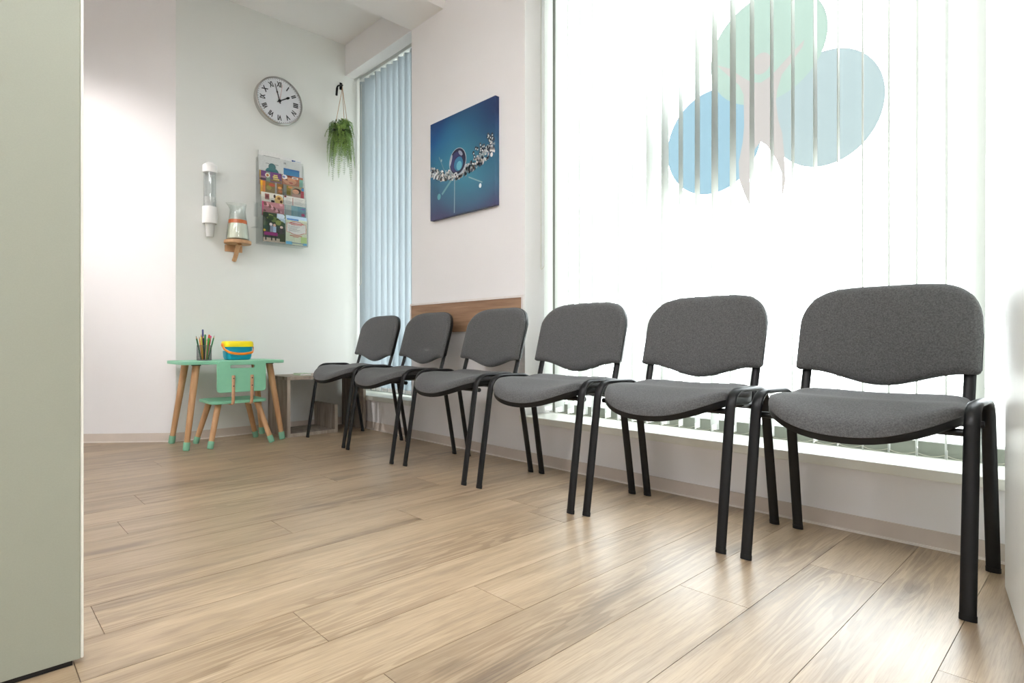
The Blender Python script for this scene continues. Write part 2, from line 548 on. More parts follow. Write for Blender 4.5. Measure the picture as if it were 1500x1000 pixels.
# skirting
def skirting(name, label, b):
    return struct(b.build(name, M['skirt']), label)
sk = skirting('baseboard_right', 'beige skirting along the window wall', MB().box(-4.14, 1.6, WY - 0.006, WY, 0, 0.056, M['skirt']).box(-4.14, 1.6, WY - 0.012, WY - 0.004, 0, 0.007, M['skirt_lip']))
skirting('baseboard_far', 'beige skirting along the clock wall', MB().box(WX, WX + 0.006, 1.0, WY, 0, 0.056, M['skirt']).box(WX + 0.004, WX + 0.012, 1.0, WY, 0, 0.007, M['skirt_lip']))
dx, dy = -1.0, -1.19
ln = math.hypot(dx, dy); nx, ny = 0.766, -0.643
def skw(t, off, z):
    return (WX + dx / ln * t + nx * off, 1.0 + dy / ln * t + ny * off, z)
b = MB()
b.prism([(0, 0), (1.55, 0), (1.55, 0.006), (0, 0.006)], 0, 0.056, skw, M['skirt'])
b.prism([(0, 0.004), (1.55, 0.004), (1.55, 0.012), (0, 0.012)], 0, 0.007, skw, M['skirt_lip'])
skirting('baseboard_corridor', 'beige skirting along the angled wall', b)

# wooden wall protection panel with trim
p = struct(MB().box(-3.225, -2.185, WY - 0.010, WY, 0.699, 0.876).build('trim_2', M['panel']), 'oak wall guard panel behind the chairs')
b = MB().box(-3.236, -2.171, WY - 0.014, WY, 0.876, 0.888).box(-2.185, -2.171, WY - 0.014, WY, 0.69, 0.876).box(-3.236, -3.225, WY - 0.014, WY, 0.69, 0.876)
b.build('edge_trim', M['trim'], p)

# windows --------------------------------------------------------------
def window(name, x0, x1, z0, z1, mull, label, sill_x0):
    r = bpy.data.objects.new(name, None); COL.objects.link(r); struct(r, label)
    r.location = ((x0 + x1) / 2, 2.42, z0)
    og = r.location
    fy0, fy1, fw = 2.392, 2.452, 0.052
    MB().box(x0, x1, fy0, fy1, z0 - 0.01, z0 + fw).build('window_frame', M['frame'], r, og, bevel=0.004)
    MB().box(x0, x1, fy0, fy1, z1 - fw, z1).build('window_frame', M['frame'], r, og, bevel=0.004)
    xs = [x0] + mull + [x1 - fw]
    for x in xs:
        MB().box(x, x + fw, fy0 + 0.001, fy1 - 0.001, z0 + fw, z1 - fw).build('window_frame', M['frame'], r, og, bevel=0.004)
    for a, c in zip(xs[:-1], xs[1:]):
        MB().box(a + fw - 0.005, c + 0.005, 2.419, 2.425, z0 + fw - 0.005, z1 - fw + 0.005).build('pane', M['glass'], r, og)
    MB().box(sill_x0, x1, WY - 0.02, 2.40, 0.212, 0.246).build('window_sill', M['sill'], r, og, bevel=0.003)
    return r
window('window_1', -4.15, -3.236, 0.246, 2.76, [], 'narrow floor-to-ceiling window in the corner', -4.15)
w2 = window('window_2', -2.17, 1.25, 0.246, 2.71, [-0.16], 'wide window with a clinic logo on the glass', -2.195)

# outside: pavement and an unseen canopy added to shade the top of the narrow blind
struct(MB().box(-14, 10, 2.48, 16, -0.5, -0.35).build('ground', M['concrete']), 'pale pavement outside')
struct(MB().box(-6.2, -2.9, 2.48, 4.3, 2.64, 2.8).build('shade_canopy', M['concrete']), 'unseen canopy slab added outside to shade the top of the narrow blind')

struct(MB().box(-3.236, -2.95, 2.48, 3.25, -0.35, 2.64).build('shade_fin', M['concrete']), 'unseen fin added outside to darken the pier end of the narrow blind')  # unseen fin, added so the slats next to the pier turn darker

# logo film on the glass ------------------------------------------------
from mathutils.geometry import delaunay_2d_cdt
def film(name, rgb):
    c = srgb(*rgb); k = 0.175
    return translucent_mat(name, tuple(min(1, x * 0.8) for x in c[:3]) + (1,), tuple(x * k for x in c[:3]) + (1,), 0.8)
LOG = (-1.0, 2.412, 1.6)
lg = thing('window_logo', 'three overlapping pastel circles with a pink figure, stuck on the wide window', 'logo', LOG)
fig = [(270, 288), (330, 305), (390, 345), (430, 366), (470, 366), (515, 335), (560, 285), (610, 230), (662, 176), (655, 205), (610, 268), (562, 330),
       (541, 400), (535, 450), (545, 530), (563, 590), (572, 680), (578, 800), (560, 900), (562, 770), (535, 705), (495, 645), (468, 628), (442, 662),
       (425, 720), (417, 800), (435, 950), (395, 860), (373, 800), (370, 720), (388, 630), (394, 560), (392, 420), (372, 378), (330, 342)]
pts = []
for zx, zy in fig:
    q = on_y(960 + zx / 3.0306, zy / 3.0306, 2.412)
    pts.append((q[0], q[2]))
pts.reverse()
hq = on_y(960 + 470 / 3.0306, 282 / 3.0306, 2.412)
shapes = [('figure_body', pts, (220, 210, 206)), ('figure_head', ell(hq[0], hq[2], 0.040, 0.044, 28), (220, 210, 206)),
          ('green_circle', ell(-1.0, 1.855, 0.240, 0.225, 56), (202, 222, 210)), ('teal_circle', ell(-0.775, 1.540, 0.205, 0.222, 56), (200, 214, 216)),
          ('blue_circle', ell(-1.235, 1.525, 0.222, 0.230, 56), (176, 208, 224))]
va, fa = [], []
for nm, P_, c in shapes:
    fa.append([len(va) + q for q in range(len(P_))])
    va += [Vector(q) for q in P_]
cv, ce, cf_, _, _, of = delaunay_2d_cdt(va, [], fa, 1, 1e-6)
for k_, (nm, P_, c) in enumerate(shapes):
    b = MB()
    tri = [f for f, o_ in zip(cf_, of) if o_ and min(o_) == k_]
    ids = sorted({v for f in tri for v in f}); mp_ = {v: n_ for n_, v in enumerate(ids)}
    b.add([(cv[v].x, LOG[1], cv[v].y) for v in ids], [tuple(mp_[v] for v in f) for f in tri])
    b.build(nm, film('film_' + nm, c), lg, LOG)

# vertical blinds ---------------------------------------------------------
def slat_mesh(width, z0, z1, bow, twist=0.0, nseg=10):
    b = MB()
    vs_ = []; fs = []
    n = 4
    for k in range(nseg + 1):
        t = k / nseg
        a = twist * (t - 0.5)
        for i in range(n + 1):
            s = (i / n - 0.5)
            x = s * width; y = bow * (1 - (2 * s) ** 2)
            vs_.append((x * math.cos(a) - y * math.sin(a), x * math.sin(a) + y * math.cos(a), z0 + (z1 - z0) * t))
    for k in range(nseg):
        for i in range(n):
            q = k * (n + 1) + i
            fs.append((q, q + 1, q + n + 2, q + n + 1))
    b.add(vs_, fs)
    return b
def blind(label, xs, y, z0, z1, width, angle_fn, mat, group, chain_x, chain_z, rail):
    r = thing('vertical_blind', label, 'blind', ((xs[0] + xs[-1]) / 2, y, z1 + 0.03), group)
    og = r.location
    MB().box(rail[0], rail[1], y - 0.02, y + 0.02, z1 + 0.012, z1 + 0.038).build('head_rail', M['bracket'], r, og, bevel=0.002)
    variants = [slat_mesh(width, z0, z1, 0.006, tw).build('slat', mat, r, (0, 0, z1 + 0.03), smooth=True) for tw in (0.0, 0.10, -0.10, 0.18)]
    for i, x in enumerate(xs):
        o = variants[i] if i < 4 else None
        if o is None:
            o = variants[rnd.randrange(4)].copy(); COL.objects.link(o)
        o.location = (x - og[0], 0, 0)
        o.rotation_euler = (0, 0, angle_fn(i, x))
        MB().tube([(0, 0, z1 - 0.005), (0, 0, z1 + 0.014)], 0.004, 6).build('carrier_hook', M['bracket'], o, (0, 0, z1 + 0.03))
        c = MB().box(-width / 2 + 0.006, width / 2 - 0.006, 0.001, 0.0022, z0 + 0.002, z0 + 0.028)
        c.build('bottom_weight', M['white_pl'], o, (0, 0, z1 + 0.03))
    path = []
    for i in range(len(xs) - 1):
        for t in (0, .25, .5, .75):
            path.append((xs[i] + (xs[i + 1] - xs[i]) * t, y - 0.025, z0 + 0.012 - 0.010 * math.sin(PI * t)))
    MB().tube(path, 0.0011, 5).build('bottom_chain', M['bead'], r, og)
    zc0, zc1 = chain_z
    lp = [(chain_x, y - 0.03, zc1)] + [(chain_x + 0.012 - 0.012 * math.cos(a), y - 0.03 - 0.01 * math.sin(a), zc0 - 0.02 * math.sin(a)) for a in [PI * q / 6 for q in range(7)]] + [(chain_x + 0.024, y - 0.03, zc1)]
    MB().tube(lp, 0.0016, 6).build('control_chain', M['bead'], r, og)
    return r
xs = [-2.128 + 0.0797 * i for i in range(42)]
def ang_big(i, x):
    base = PI / 2 + math.radians(13.6)
    jit = rnd.uniform(-4.5, 4.5) if x < -0.6 else rnd.uniform(-2, 2)
    if -0.30 < x < -0.22:
        return PI / 2 + math.radians(33)
    return base + math.radians(jit)
blind('white vertical blind with open slats in front of the wide logo window', xs, 2.315, 0.262, 2.66, 0.089, ang_big, M['slat'], None, -2.155, (1.05, 2.66), (-2.165, 1.24))
xs = [-4.10 + 0.0797 * i for i in range(11)]
blind('blue-grey vertical blind with closed slats in the narrow corner window', xs, 2.315, 0.262, 2.70, 0.089, lambda i, x: math.radians(28) + math.radians(rnd.uniform(-4, 4)), M['slat_grey'], None, -4.12, (1.10, 2.66), (-4.14, -3.24))

# sage door leaf at the near left ---------------------------------------
d = struct(MB().box(-1.462, -1.422, -0.74, 0.1745, 0.010, 2.12).build('door_1', M['sage'], bevel=0.0015), 'sage green door leaf standing open')
MB().box(-1.464, -1.4215, 0.1745, 0.1795, 0.010, 2.12).build('edge_band', M['band'], d, bevel=0.002)
MB().box(-1.458, -1.425, -0.73, 0.162, 0.0005, 0.0105).build('under_door_shadow', M['black_plastic'], d)  # black strip standing in for the shadow in the gap under the leaf

# ================================================================== CHAIRS
def pad(width, top, bot, n_col, n_row, thick, lift, base, edge=0.03, axis='seat'):
    """closed cushion: columns over x, rows between bot(x) and top(x). thick = crown height on the show side,
    lift(x,t) offset of the base surface; base = depth of the underside"""
    b = MB()
    vs_ = []; 
    xs_ = [-math.cos(PI * i / n_col) * width / 2 for i in range(n_col + 1)]
    xs_[0] *= 0.9995; xs_[-1] *= 0.9995
    rows = [0.5 - 0.5 * math.cos(PI * j / n_row) for j in range(n_row + 1)]
    def prof(x, q, lo_, hi_):
        dmin = min(width / 2 - abs(x), q - lo_, hi_ - q)
        e = max(0.0, min(1.0, dmin / edge))
        return math.sqrt(max(0, 1 - (1 - e) ** 2))
    for side in (0, 1):
        for x in xs_:
            lo_, hi_ = bot(x), top(x)
            for t in rows:
                q = lo_ + (hi_ - lo_) * t
                pr = prof(x, q, lo_, hi_)
                crown = thick * (0.75 * pr + 0.25 * pr * (1 - (2 * x / width) ** 2) * (1 - (2 * t - 1) ** 2))
                h = lift(x, q) + (crown if side == 0 else -base * min(1, pr * 1.4))
                vs_.append((x, q, h))
    m = n_row + 1
    tot = (n_col + 1) * m
    fs = []
    for i in range(n_col):
        for j in range(n_row):
            a = i * m + j
            fs.append((a, a + m, a + m + 1, a + 1))
            fs.append((tot + a, tot + a + 1, tot + a + m + 1, tot + a + m))
    def link(i0, j0, i1, j1):
        a = i0 * m + j0; c = i1 * m + j1
        fs.append((a, tot + a, tot + c, c))
    for i in range(n_col):
        link(i, 0, i + 1, 0); link(i + 1, n_row, i, n_row)
    for j in range(n_row):
        link(0, j + 1, 0, j); link(n_col, j, n_col, j + 1)
    return vs_, fs

SEAT_W = 0.478
def seat_front(x, inset=0.0):
    s = min(1.0, abs(x) / (SEAT_W / 2))
    return -0.035 - (0.195 - inset) * (1 - s ** 3.0) ** (1 / 2.2)
def seat_rear(x, inset=0.0):
    s = min(1.0, abs(x) / (SEAT_W / 2))
    return -0.03 + (0.205 - inset) * (1 - s ** 5) ** (1 / 3.0)
def seat_lift(x, y):
    s = x / (SEAT_W / 2)
    z = 0.4455 + 0.016 * s * s
    z -= 0.050 * max(0, (-0.05 - y) / 0.18) ** 1.6 * (1 - 0.55 * s * s)  # waterfall front
    z += 0.018 * max(0, (y - 0.02) / 0.15) ** 2               # rises to the back
    z -= 0.006 * math.exp(-((y - 0.04) / 0.07) ** 2)
    return z
BACK_W = 0.482
LEAN0, LEAN1 = 0.150, 0.225       # local y of the back pad at z=.55 and z=.815
def back_top(x):
    s = min(1.0, abs(x) / (BACK_W / 2))
    return 0.66 + 0.155 * (1 - s ** 4.6) ** (1 / 2.6)
def back_bot(x):
    s = abs(x)
    z = 0.549
    if s < 0.212:
        z -= 0.041 * 0.5 * (1 + math.cos(PI * s / 0.212))
    e = BACK_W / 2 - s
    if e < 0.012:
        z += 0.012 * (1 - math.sqrt(max(0, 1 - (1 - e / 0.012) ** 2)))
    return z
def back_y(z, x):
    return LEAN0 + (LEAN1 - LEAN0) * (z - 0.55) / 0.265 - 0.022 * (x / (BACK_W / 2)) ** 2 + 0.012

def make_chair():
    root = thing('waiting_chair', 'grey fabric waiting chair', 'chair', (0, 0, 0), 'grey waiting chairs in a row under the windows')
    # seat cushion
    vs_, fs = pad(SEAT_W, seat_rear, seat_front, 30, 22, 0.036, seat_lift, 0.004, 0.034)
    MB().add(vs_, fs).build('seat', M['fabric'], root, smooth=True, auto=math.radians(70))
    vs_, fs = pad(SEAT_W, lambda x: seat_rear(x) - 0.002, lambda x: seat_front(x) + 0.002, 30, 18, 0.001, lambda x, y: seat_lift(x, y) - 0.002, 0.023, 0.016)
    MB().add(vs_, fs).build('seat_shell', M['black_plastic'], root, smooth=True, auto=math.radians(70))
    # backrest
    vs_, fs = pad(BACK_W, back_top, back_bot, 34, 20, 0.026, lambda x, z: 0, 0.002, 0.030)
    vs2 = [(x, back_y(z, x) - hh, z) for x, z, hh in vs_]
    MB().add(vs2, fs).build('backrest', M['fabric'], root, smooth=True, auto=math.radians(70))
    vs_, fs = pad(BACK_W + 0.003, lambda x: back_top(x) + 0.001, lambda x: back_bot(x) - 0.001, 34, 20, 0.001, lambda x, z: -0.003, 0.020, 0.022)
    vs2 = [(x, back_y(z, x) - hh, z) for x, z, hh in vs_]
    MB().add(vs2, fs).build('back_shell', M['black_plastic'], root, smooth=True, auto=math.radians(70))
    # side frames: front leg, top bend, rear leg of flat oval tube
    for s in (-1, 1):
        xb, xt = s * 0.2585, s * 0.2565
        full = arc_path([(xb, -0.198, 0.006), (xt, -0.123, 0.487), (xt, 0.122, 0.484), (xb, 0.206, 0.006)], 0.062, 8)
        i0 = next(i for i, q in enumerate(full) if q.z > 0.40)
        i1 = max(i for i, q in enumerate(full) if q.z > 0.40)
        for nm, seg in (('leg', full[:i0 + 2]), ('seat_bow', full[i0:i1 + 1]), ('leg', full[i1 - 1:])):
            MB().tube(seg, 0.0165, 14, side=(1, 0, 0), r2=0.0085).build(nm, M['black_metal'], root, smooth=True)
        for q in (full[0], full[-1]):
            MB().tube([(q.x, q.y, 0), (q.x, q.y + (0.002 if q.y < 0 else -0.002), 0.014)], 0.0175, 12, side=(1, 0, 0), r2=0.0095).build('foot_cap', M['black_plastic'], root, smooth=True)
        # uprights carrying the back
        up = arc_path([(s * 0.2135, 0.03, 0.428), (s * 0.2135, 0.125, 0.424), (s * 0.2135, 0.164, 0.552), (s * 0.2135, 0.192, 0.66)], 0.05, 6)
        MB().tube(up, 0.0145, 12, side=(1, 0, 0), r2=0.008).build('back_upright', M['black_metal'], root, smooth=True)
    for y in (-0.105, 0.105):
        MB().tube([(-0.252, y, 0.418), (0.252, y, 0.418)], 0.0095, 10, r2=0.0095).build('cross_bar', M['black_metal'], root, smooth=True)
    for sx in (-1, 1):
        for y in (-0.105, 0.105):
            MB().box(sx * 0.15 - 0.014, sx * 0.15 + 0.014, y - 0.02, y + 0.02, 0.425, 0.44).build('seat_bracket', M['black_plastic'], root, bevel=0.002)
    return root

chair_spots = [
    (-0.490, 1.868, 0.0, 'grey fabric waiting chair at the end of the row, beside the glossy white cabinet'),
    (-1.083, 1.862, 0.2, 'second grey fabric waiting chair from the glossy white cabinet, before the wide window'),
    (-1.660, 1.838, 0.6, 'third grey fabric waiting chair from the white cabinet, before the window edge at the pier'),
    (-2.253, 1.838, -3.4, 'grey fabric waiting chair covering the oak wall panel at its end by the wide window'),
    (-2.868, 1.845, -2.6, 'grey fabric waiting chair covering the oak wall panel at its end by the narrow window'),
    (-3.462, 1.872, -1.2, 'grey fabric waiting chair in the corner, before the narrow window and wooden cube shelf'),
]
proto = make_chair()
for i, (x, y, a, lab) in enumerate(chair_spots):
    o = proto if i == 0 else copy_tree(proto)
    o.location = (x, y, 0)
    o.rotation_euler = (0, 0, math.radians(a))
    o['label'] = lab

# ================================================================== WHITE CABINET (right edge)
og = (-0.195, 1.950, 0)
cb = thing('tall_cabinet', 'tall glossy white cabinet at the end of the chair row', 'cabinet', og, rz=math.radians(10.4))
MB().box(0.018, 0.52, -0.60, -0.012, 0.0, 2.05).build('body', M['gloss_white'], cb, bevel=0.004)
MB().box(0.0, 0.018, -0.60, 0.0, 0.004, 2.05).build('side_panel', M['gloss_white'], cb, bevel=0.006, segs=3)
MB().box(0.018, 0.52, -0.012, 0.0, 0.06, 2.05).build('cabinet_door', M['gloss_white'], cb, bevel=0.003)

# ================================================================== PICTURE
og = (-2.6775, WY, 1.40)
pic = thing('canvas_picture', 'square teal-blue canvas print of water drops on a seed head', 'picture', og)
PX_0, PX_1, PZ0, PZ1, PY = -2.983, -2.372, 1.399, 2.005, WY - 0.030
def canvas_mat():
    k = NT('canvas_print')
    tc = k.n('ShaderNodeTexCoord')
    sp = k.n('ShaderNodeSeparateXYZ'); k.l(tc.outputs['Generated'], sp.inputs[0])
    base = k.ramp(sp.outputs['Z'], [(0.0, srgb(72, 72, 108)), (0.30, srgb(62, 98, 128)), (0.55, srgb(40, 108, 142)), (0.78, srgb(14, 86, 146)), (1.0, srgb(12, 56, 112))])
    gr = k.n('ShaderNodeTexGradient', gradient_type='SPHERICAL')
    mp = k.n('ShaderNodeMapping'); mp.inputs['Location'].default_value = (-0.62 * 1.6, 0, -0.52 * 1.6); mp.inputs['Scale'].default_value = (1.6, 0.0, 1.6)
    k.l(tc.outputs['Generated'], mp.inputs['Vector']); k.l(mp.outputs['Vector'], gr.inputs['Vector'])
    m1 = k.n('ShaderNodeMix', data_type='RGBA')
    k.l(gr.outputs['Fac'], m1.inputs[0]); k.l(base, m1.inputs[6]); m1.inputs[7].default_value = srgb(64, 142, 166)
    g2 = k.n('ShaderNodeTexGradient', gradient_type='SPHERICAL')
    mp2 = k.n('ShaderNodeMapping'); mp2.inputs['Location'].default_value = (-1.0 * 1.5, 0, -0.9 * 1.5); mp2.inputs['Scale'].default_value = (1.5, 0.0, 1.5)
    k.l(tc.outputs['Generated'], mp2.inputs['Vector']); k.l(mp2.outputs['Vector'], g2.inputs['Vector'])
    m2 = k.n('ShaderNodeMix', data_type='RGBA')
    k.l(g2.outputs['Fac'], m2.inputs[0]); k.l(m1.outputs[2], m2.inputs[6]); m2.inputs[7].default_value = srgb(28, 50, 96)
    k.l(m2.outputs[2], k.b.inputs['Base Color'])
    k.b.inputs['Roughness'].default_value = 0.6
    return k.m
MB().box(PX_0, PX_1, PY, WY - 0.001, PZ0, PZ1).build('canvas', canvas_mat(), pic, og, bevel=0.002)
pr = MB()
PS = PX_1 - PX_0
def pxy(u, v, lay=0):
    return (PX_0 + PS * u, PY - 0.0003 - 0.0002 * lay, PZ0 + (PZ1 - PZ0) * v)
def pell(u, v, ru, rv, col, lay, n=14, rot=0.0):
    pts_ = []
    for i in range(n):
        a = 2 * PI * i / n
        x, y = ru * math.cos(a), rv * math.sin(a)
        uu = u + x * math.cos(rot) - y * math.sin(rot); vv = v + x * math.sin(rot) + y * math.cos(rot)
        pts_.append(pxy(min(max(uu, 0.004), 0.996), min(max(vv, 0.004), 0.996), lay))
    pts_.reverse()
    pr.flat(pts_, ink(*col))
def pline(u0, v0, u1, v1, wd, col, lay):
    L = math.hypot(u1 - u0, v1 - v0); ox, oy = -(v1 - v0) / L * wd, (u1 - u0) / L * wd
    pr.flat([pxy(u0 + ox, v0 + oy, lay), pxy(u1 + ox, v1 + oy, lay), pxy(u1 - ox, v1 - oy, lay), pxy(u0 - ox, v0 - oy, lay)], ink(*col))
def arcv(u):                        # band of drops across the print
    return 0.405 + 0.42 * (u - 0.42) ** 2 * (1.0 if u > 0.42 else 1.55)
prn = random.Random(3)
pline(0.40, 0.02, 0.405, 0.36, 0.006, (140, 170, 182), 0)
pline(0.20, 0.24, 0.36, 0.36, 0.012, (108, 158, 170), 0)
pline(0.15, 0.63, 0.24, 0.47, 0.006, (92, 140, 156), 0)
pline(0.62, 0.33, 0.82, 0.24, 0.006, (130, 165, 176), 0)
pell(0.15, 0.225, 0.028, 0.032, (96, 164, 176), 0)
pell(0.79, 0.215, 0.018, 0.022, (225, 232, 234), 1)
pell(0.19, 0.585, 0.012, 0.014, (150, 180, 190), 1)
for i in range(420):
    u = prn.random()
    v = arcv(u) + prn.uniform(-0.055, 0.04 + 0.08 * max(0, u - 0.6))
    r = prn.uniform(0.007, 0.019)
    g = prn.choice([(212, 220, 222), (150, 168, 176), (60, 70, 84), (232, 232, 230), (176, 170, 172), (34, 42, 56)])
    pell(u, v, r, r * 1.15, g, 2 + i % 3, 8)
for i in range(26):
    u = prn.uniform(0.68, 0.985); v = 0.50 + (u - 0.68) * 0.50 + prn.uniform(-0.05, 0.06)
    pell(u, v, 0.016, 0.019, prn.choice([(40, 50, 66), (64, 78, 92), (26, 32, 44)]), 5, 10)
    pell(u + 0.003, v - 0.007, 0.008, 0.008, (214, 224, 228), 6, 8)
pell(0.455, 0.515, 0.135, 0.135, (176, 190, 200), 7, 30)
pell(0.455, 0.518, 0.124, 0.126, (34, 34, 62), 8, 30)
pell(0.435, 0.515, 0.095, 0.100, (58, 58, 104), 9, 24)
pell(0.47, 0.490, 0.070, 0.070, (52, 120, 160), 10, 20)
pell(0.48, 0.470, 0.042, 0.045, (108, 186, 204), 11, 18)
pell(0.50, 0.59, 0.04, 0.018, (150, 156, 176), 11, 14, -0.7)
pell(0.35, 0.545, 0.012, 0.06, (190, 198, 206), 11, 14, -0.35)
pell(0.425, 0.395, 0.028, 0.022, (226, 230, 232), 12, 14)
pell(0.425, 0.392, 0.012, 0.010, (60, 66, 80), 13, 10)
pr.build('printed_drops', None, pic, og)

# ================================================================== CLOCK
CY, CZc, CR, CDP = 1.648, 2.352, 0.166, 0.048
og = (WX, CY, CZc)
ck = thing('wall_clock', 'round wall clock with steel rim and roman numerals', 'clock', og)
MB().lathe([(0.0, 0.0), (CR, 0.0), (CR, CDP - 0.004), (CR - 0.004, CDP), (CR - 0.009, CDP), (CR - 0.012, CDP - 0.008), (CR - 0.012, CDP - 0.014)], og, 64, axis='x').build('rim', M['chrome'], ck, og, smooth=True)
MB().lathe([(0.0, CDP - 0.012), (CR - 0.011, CDP - 0.012)], og, 48, axis='x').build('dial', M['dial'], ck, og)
num = MB()
for k, s in enumerate(['XII', 'I', 'II', 'III', 'IV', 'V', 'VI', 'VII', 'VIII', 'IX', 'X', 'XI']):
    a = -2 * PI * k / 12
    vs_, fs = text_mesh(s, 0.048, 0.0022)
    wmax = max(abs(v[0]) for v in vs_)
    sx = min(1.0, 0.019 / wmax) if len(s) > 2 else min(0.85, 0.017 / wmax) if len(s) > 1 else 0.85
    out = []
    for x, y, z in vs_:
        x *= sx
        yy = y + 0.116
        rx, rz = x * math.cos(a) - yy * math.sin(a), x * math.sin(a) + yy * math.cos(a)
        out.append((WX + CDP - 0.0115, CY + rx, CZc + rz))
    num.add(out, fs)
for k in range(60):
    a = 2 * PI * k / 60
    c_, s_ = math.cos(a), math.sin(a)
    hw = 0.0011 if k % 5 else 0.002
    q = []
    for t, r in ((-hw, 0.146), (hw, 0.146), (hw, 0.151), (-hw, 0.151)):
        q.append((WX + CDP - 0.0115, CY + t * c_ + r * s_, CZc - t * s_ + r * c_))
    num.flat(q)
num.build('numerals', M['ink'], ck, og)
def hand(name, ang, r0, r1, w0, w1, x, mat, blob=None):
    b = MB()
    c_, s_ = math.cos(ang), math.sin(ang)
    fn = lambda u, v, q: (WX + q, CY + u * c_ + v * s_, CZc - u * s_ + v * c_)
    b.prism([(-w0, r0), (w0, r0), (w1, r1), (-w1, r1)], x, x + 0.0015, fn)
    if blob:
        b.prism(ell(0, blob[0], blob[1], blob[2], 14), x, x + 0.0015, fn)
    b.build(name, mat, ck, og)
hand('hour_hand', math.radians(360 * (1 + 57 / 60) / 12), -0.02, 0.085, 0.0035, 0.0035, CDP - 0.0095, M['ink'], (0.07, 0.008, 0.014))
hand('minute_hand', math.radians(-16), -0.02, 0.118, 0.0035, 0.0022, CDP - 0.0075, M['ink'], (0.062, 0.005, 0.011))
hand('second_hand', math.radians(9), -0.02, 0.12, 0.0008, 0.0006, CDP - 0.0055, M['red'])
MB().lathe([(0, CDP - 0.003), (0.010, CDP - 0.003), (0.011, CDP - 0.011)], og, 20, axis='x').build('hub', M['ink'], ck, og, smooth=True)
MB().lathe([(0.0, CDP - 0.0035), (CR - 0.0085, CDP - 0.0035)], og, 48, axis='x').build('cover_glass', M['clear'], ck, og)

# ================================================================== CUP DISPENSER
og = (WX, 1.186, 1.33)
cx, cy = WX + 0.052, 1.186
dp = thing('cup_dispenser', 'clear tube cup dispenser with white cap and collar on the wall', 'dispenser', og)
MB().lathe([(0.0, 1.813), (0.016, 1.812), (0.032, 1.800), (0.0415, 1.792), (0.043, 1.786), (0.043, 1.745), (0.040, 1.744), (0.0, 1.746)], (cx, cy, 0), 28).build('cap', M['white_pl'], dp, og, smooth=True)
MB().lathe([(0.0365, 1.744), (0.0365, 1.51), (0.0345, 1.51), (0.0345, 1.744)], (cx, cy, 0), 28).build('tube', M['clear'], dp, og, smooth=True)
MB().lathe([(0.036, 1.522), (0.044, 1.520), (0.045, 1.515), (0.045, 1.415), (0.043, 1.410), (0.034, 1.410), (0.034, 1.52), (0.036, 1.522)], (cx, cy, 0), 28).build('collar', M['white_pl'], dp, og, smooth=True)
MB().box(WX, WX + 0.016, cy - 0.022, cy + 0.022, 1.42, 1.80).build('back_plate', M['white_pl'], dp, og, bevel=0.003)
for i in range(9):
    zz = 1.325 + 0.014 * i if i < 1 else 1.338 + 0.018 * i
    b = MB().lathe([(0.0, zz + 0.001), (0.0195, zz), (0.0205, zz + 0.002), (0.0305, zz + 0.098), (0.0322, zz + 0.100), (0.0322, zz + 0.103), (0.0302, zz + 0.103), (0.0195, zz + 0.003), (0, zz + 0.003)], (cx, cy, 0), 22)
    o = b.build('plastic_cup', M['cup'], None, (cx, cy, zz), smooth=True)
    tag(o, 'white plastic cup poking out under the wall dispenser' if i == 0 else 'white plastic cup nested in the stack inside the wall dispenser', 'cup', 'cups in the wall dispenser')

# ================================================================== BRACKET + CARAFE
by = on_x(348, 356, WX + 0.085)[1]
og = (WX, by, 1.20)
br = thing('wall_bracket', 'small round beech bracket shelf on the wall', 'bracket', og)
bx, bz = WX + 0.088, 1.314
MB().lathe([(0.0, bz - 0.022), (0.081, bz - 0.022), (0.084, bz - 0.019), (0.084, bz - 0.003), (0.081, bz), (0.0, bz)], (bx, by, 0), 36).build('shelf_disc', M['beech'], br, og, smooth=True)
MB().box(WX, WX + 0.014, by - 0.055, by + 0.055, bz - 0.066, bz - 0.022).build('wall_plate', M['beech'], br, og, bevel=0.002)
MB().tube(arc_path([(WX + 0.125, by, bz - 0.024), (WX + 0.075, by, bz - 0.045), (WX + 0.06, by, bz - 0.09), (WX + 0.018, by, bz - 0.125)], 0.04, 6), 0.015, 10, side=(0, 1, 0), r2=0.012).build('support_arm', M['beech'], br, og, smooth=True)
og = (bx, by, bz)
cf = thing('glass_carafe', 'clear glass carafe with pale filling under an orange layer', 'carafe', og)
H = 0.245
pro = [(0.0, 0.002), (0.064, 0.002), (0.070, 0.008), (0.070, 0.02), (0.062, 0.10), (0.052, 0.165), (0.0485, 0.195), (0.0488, 0.205), (0.0525, 0.235), (0.0545, H), (0.052, H), (0.0462, 0.207), (0.0458, 0.196), (0.049, 0.165), (0.059, 0.10), (0.067, 0.02), (0.066, 0.010), (0.0, 0.008)]
b = MB().lathe(pro, og, 36)
b.v = [((x, y - max(0, (z - bz - 0.21) / 0.035) * 0.016 * max(0, -(y - by) / 0.05) ** 4, z) if y < by else (x, y, z)) for x, y, z in b.v]
b.build('glass_body', M['jug'], cf, og, smooth=True)
MB().lathe([(0.0, 0.009), (0.0645, 0.011), (0.0655, 0.02), (0.0585, 0.10), (0.056, 0.118), (0.0, 0.118)], og, 30).build('filling', M['salt'], cf, og, smooth=True)
b = MB()
vs_ = []; fs = []
n = 30
for i in range(n):
    a = 2 * PI * i / n
    dz = 0.010 * (0.5 + 0.5 * math.sin(3 * a + 1)) * (0.6 + 0.4 * math.sin(7 * a))
    for r, z in ((0.0, 0.118), (0.0565, 0.112 + dz - 0.008), (0.0553, 0.136), (0.0, 0.136)):
        vs_.append((og[0] + r * math.cos(a) * 1.012, og[1] + r * math.sin(a) * 1.012, og[2] + z))
for i in range(n):
    j = (i + 1) % n
    for q in range(3):
        fs.append((i * 4 + q, j * 4 + q, j * 4 + q + 1, i * 4 + q + 1))
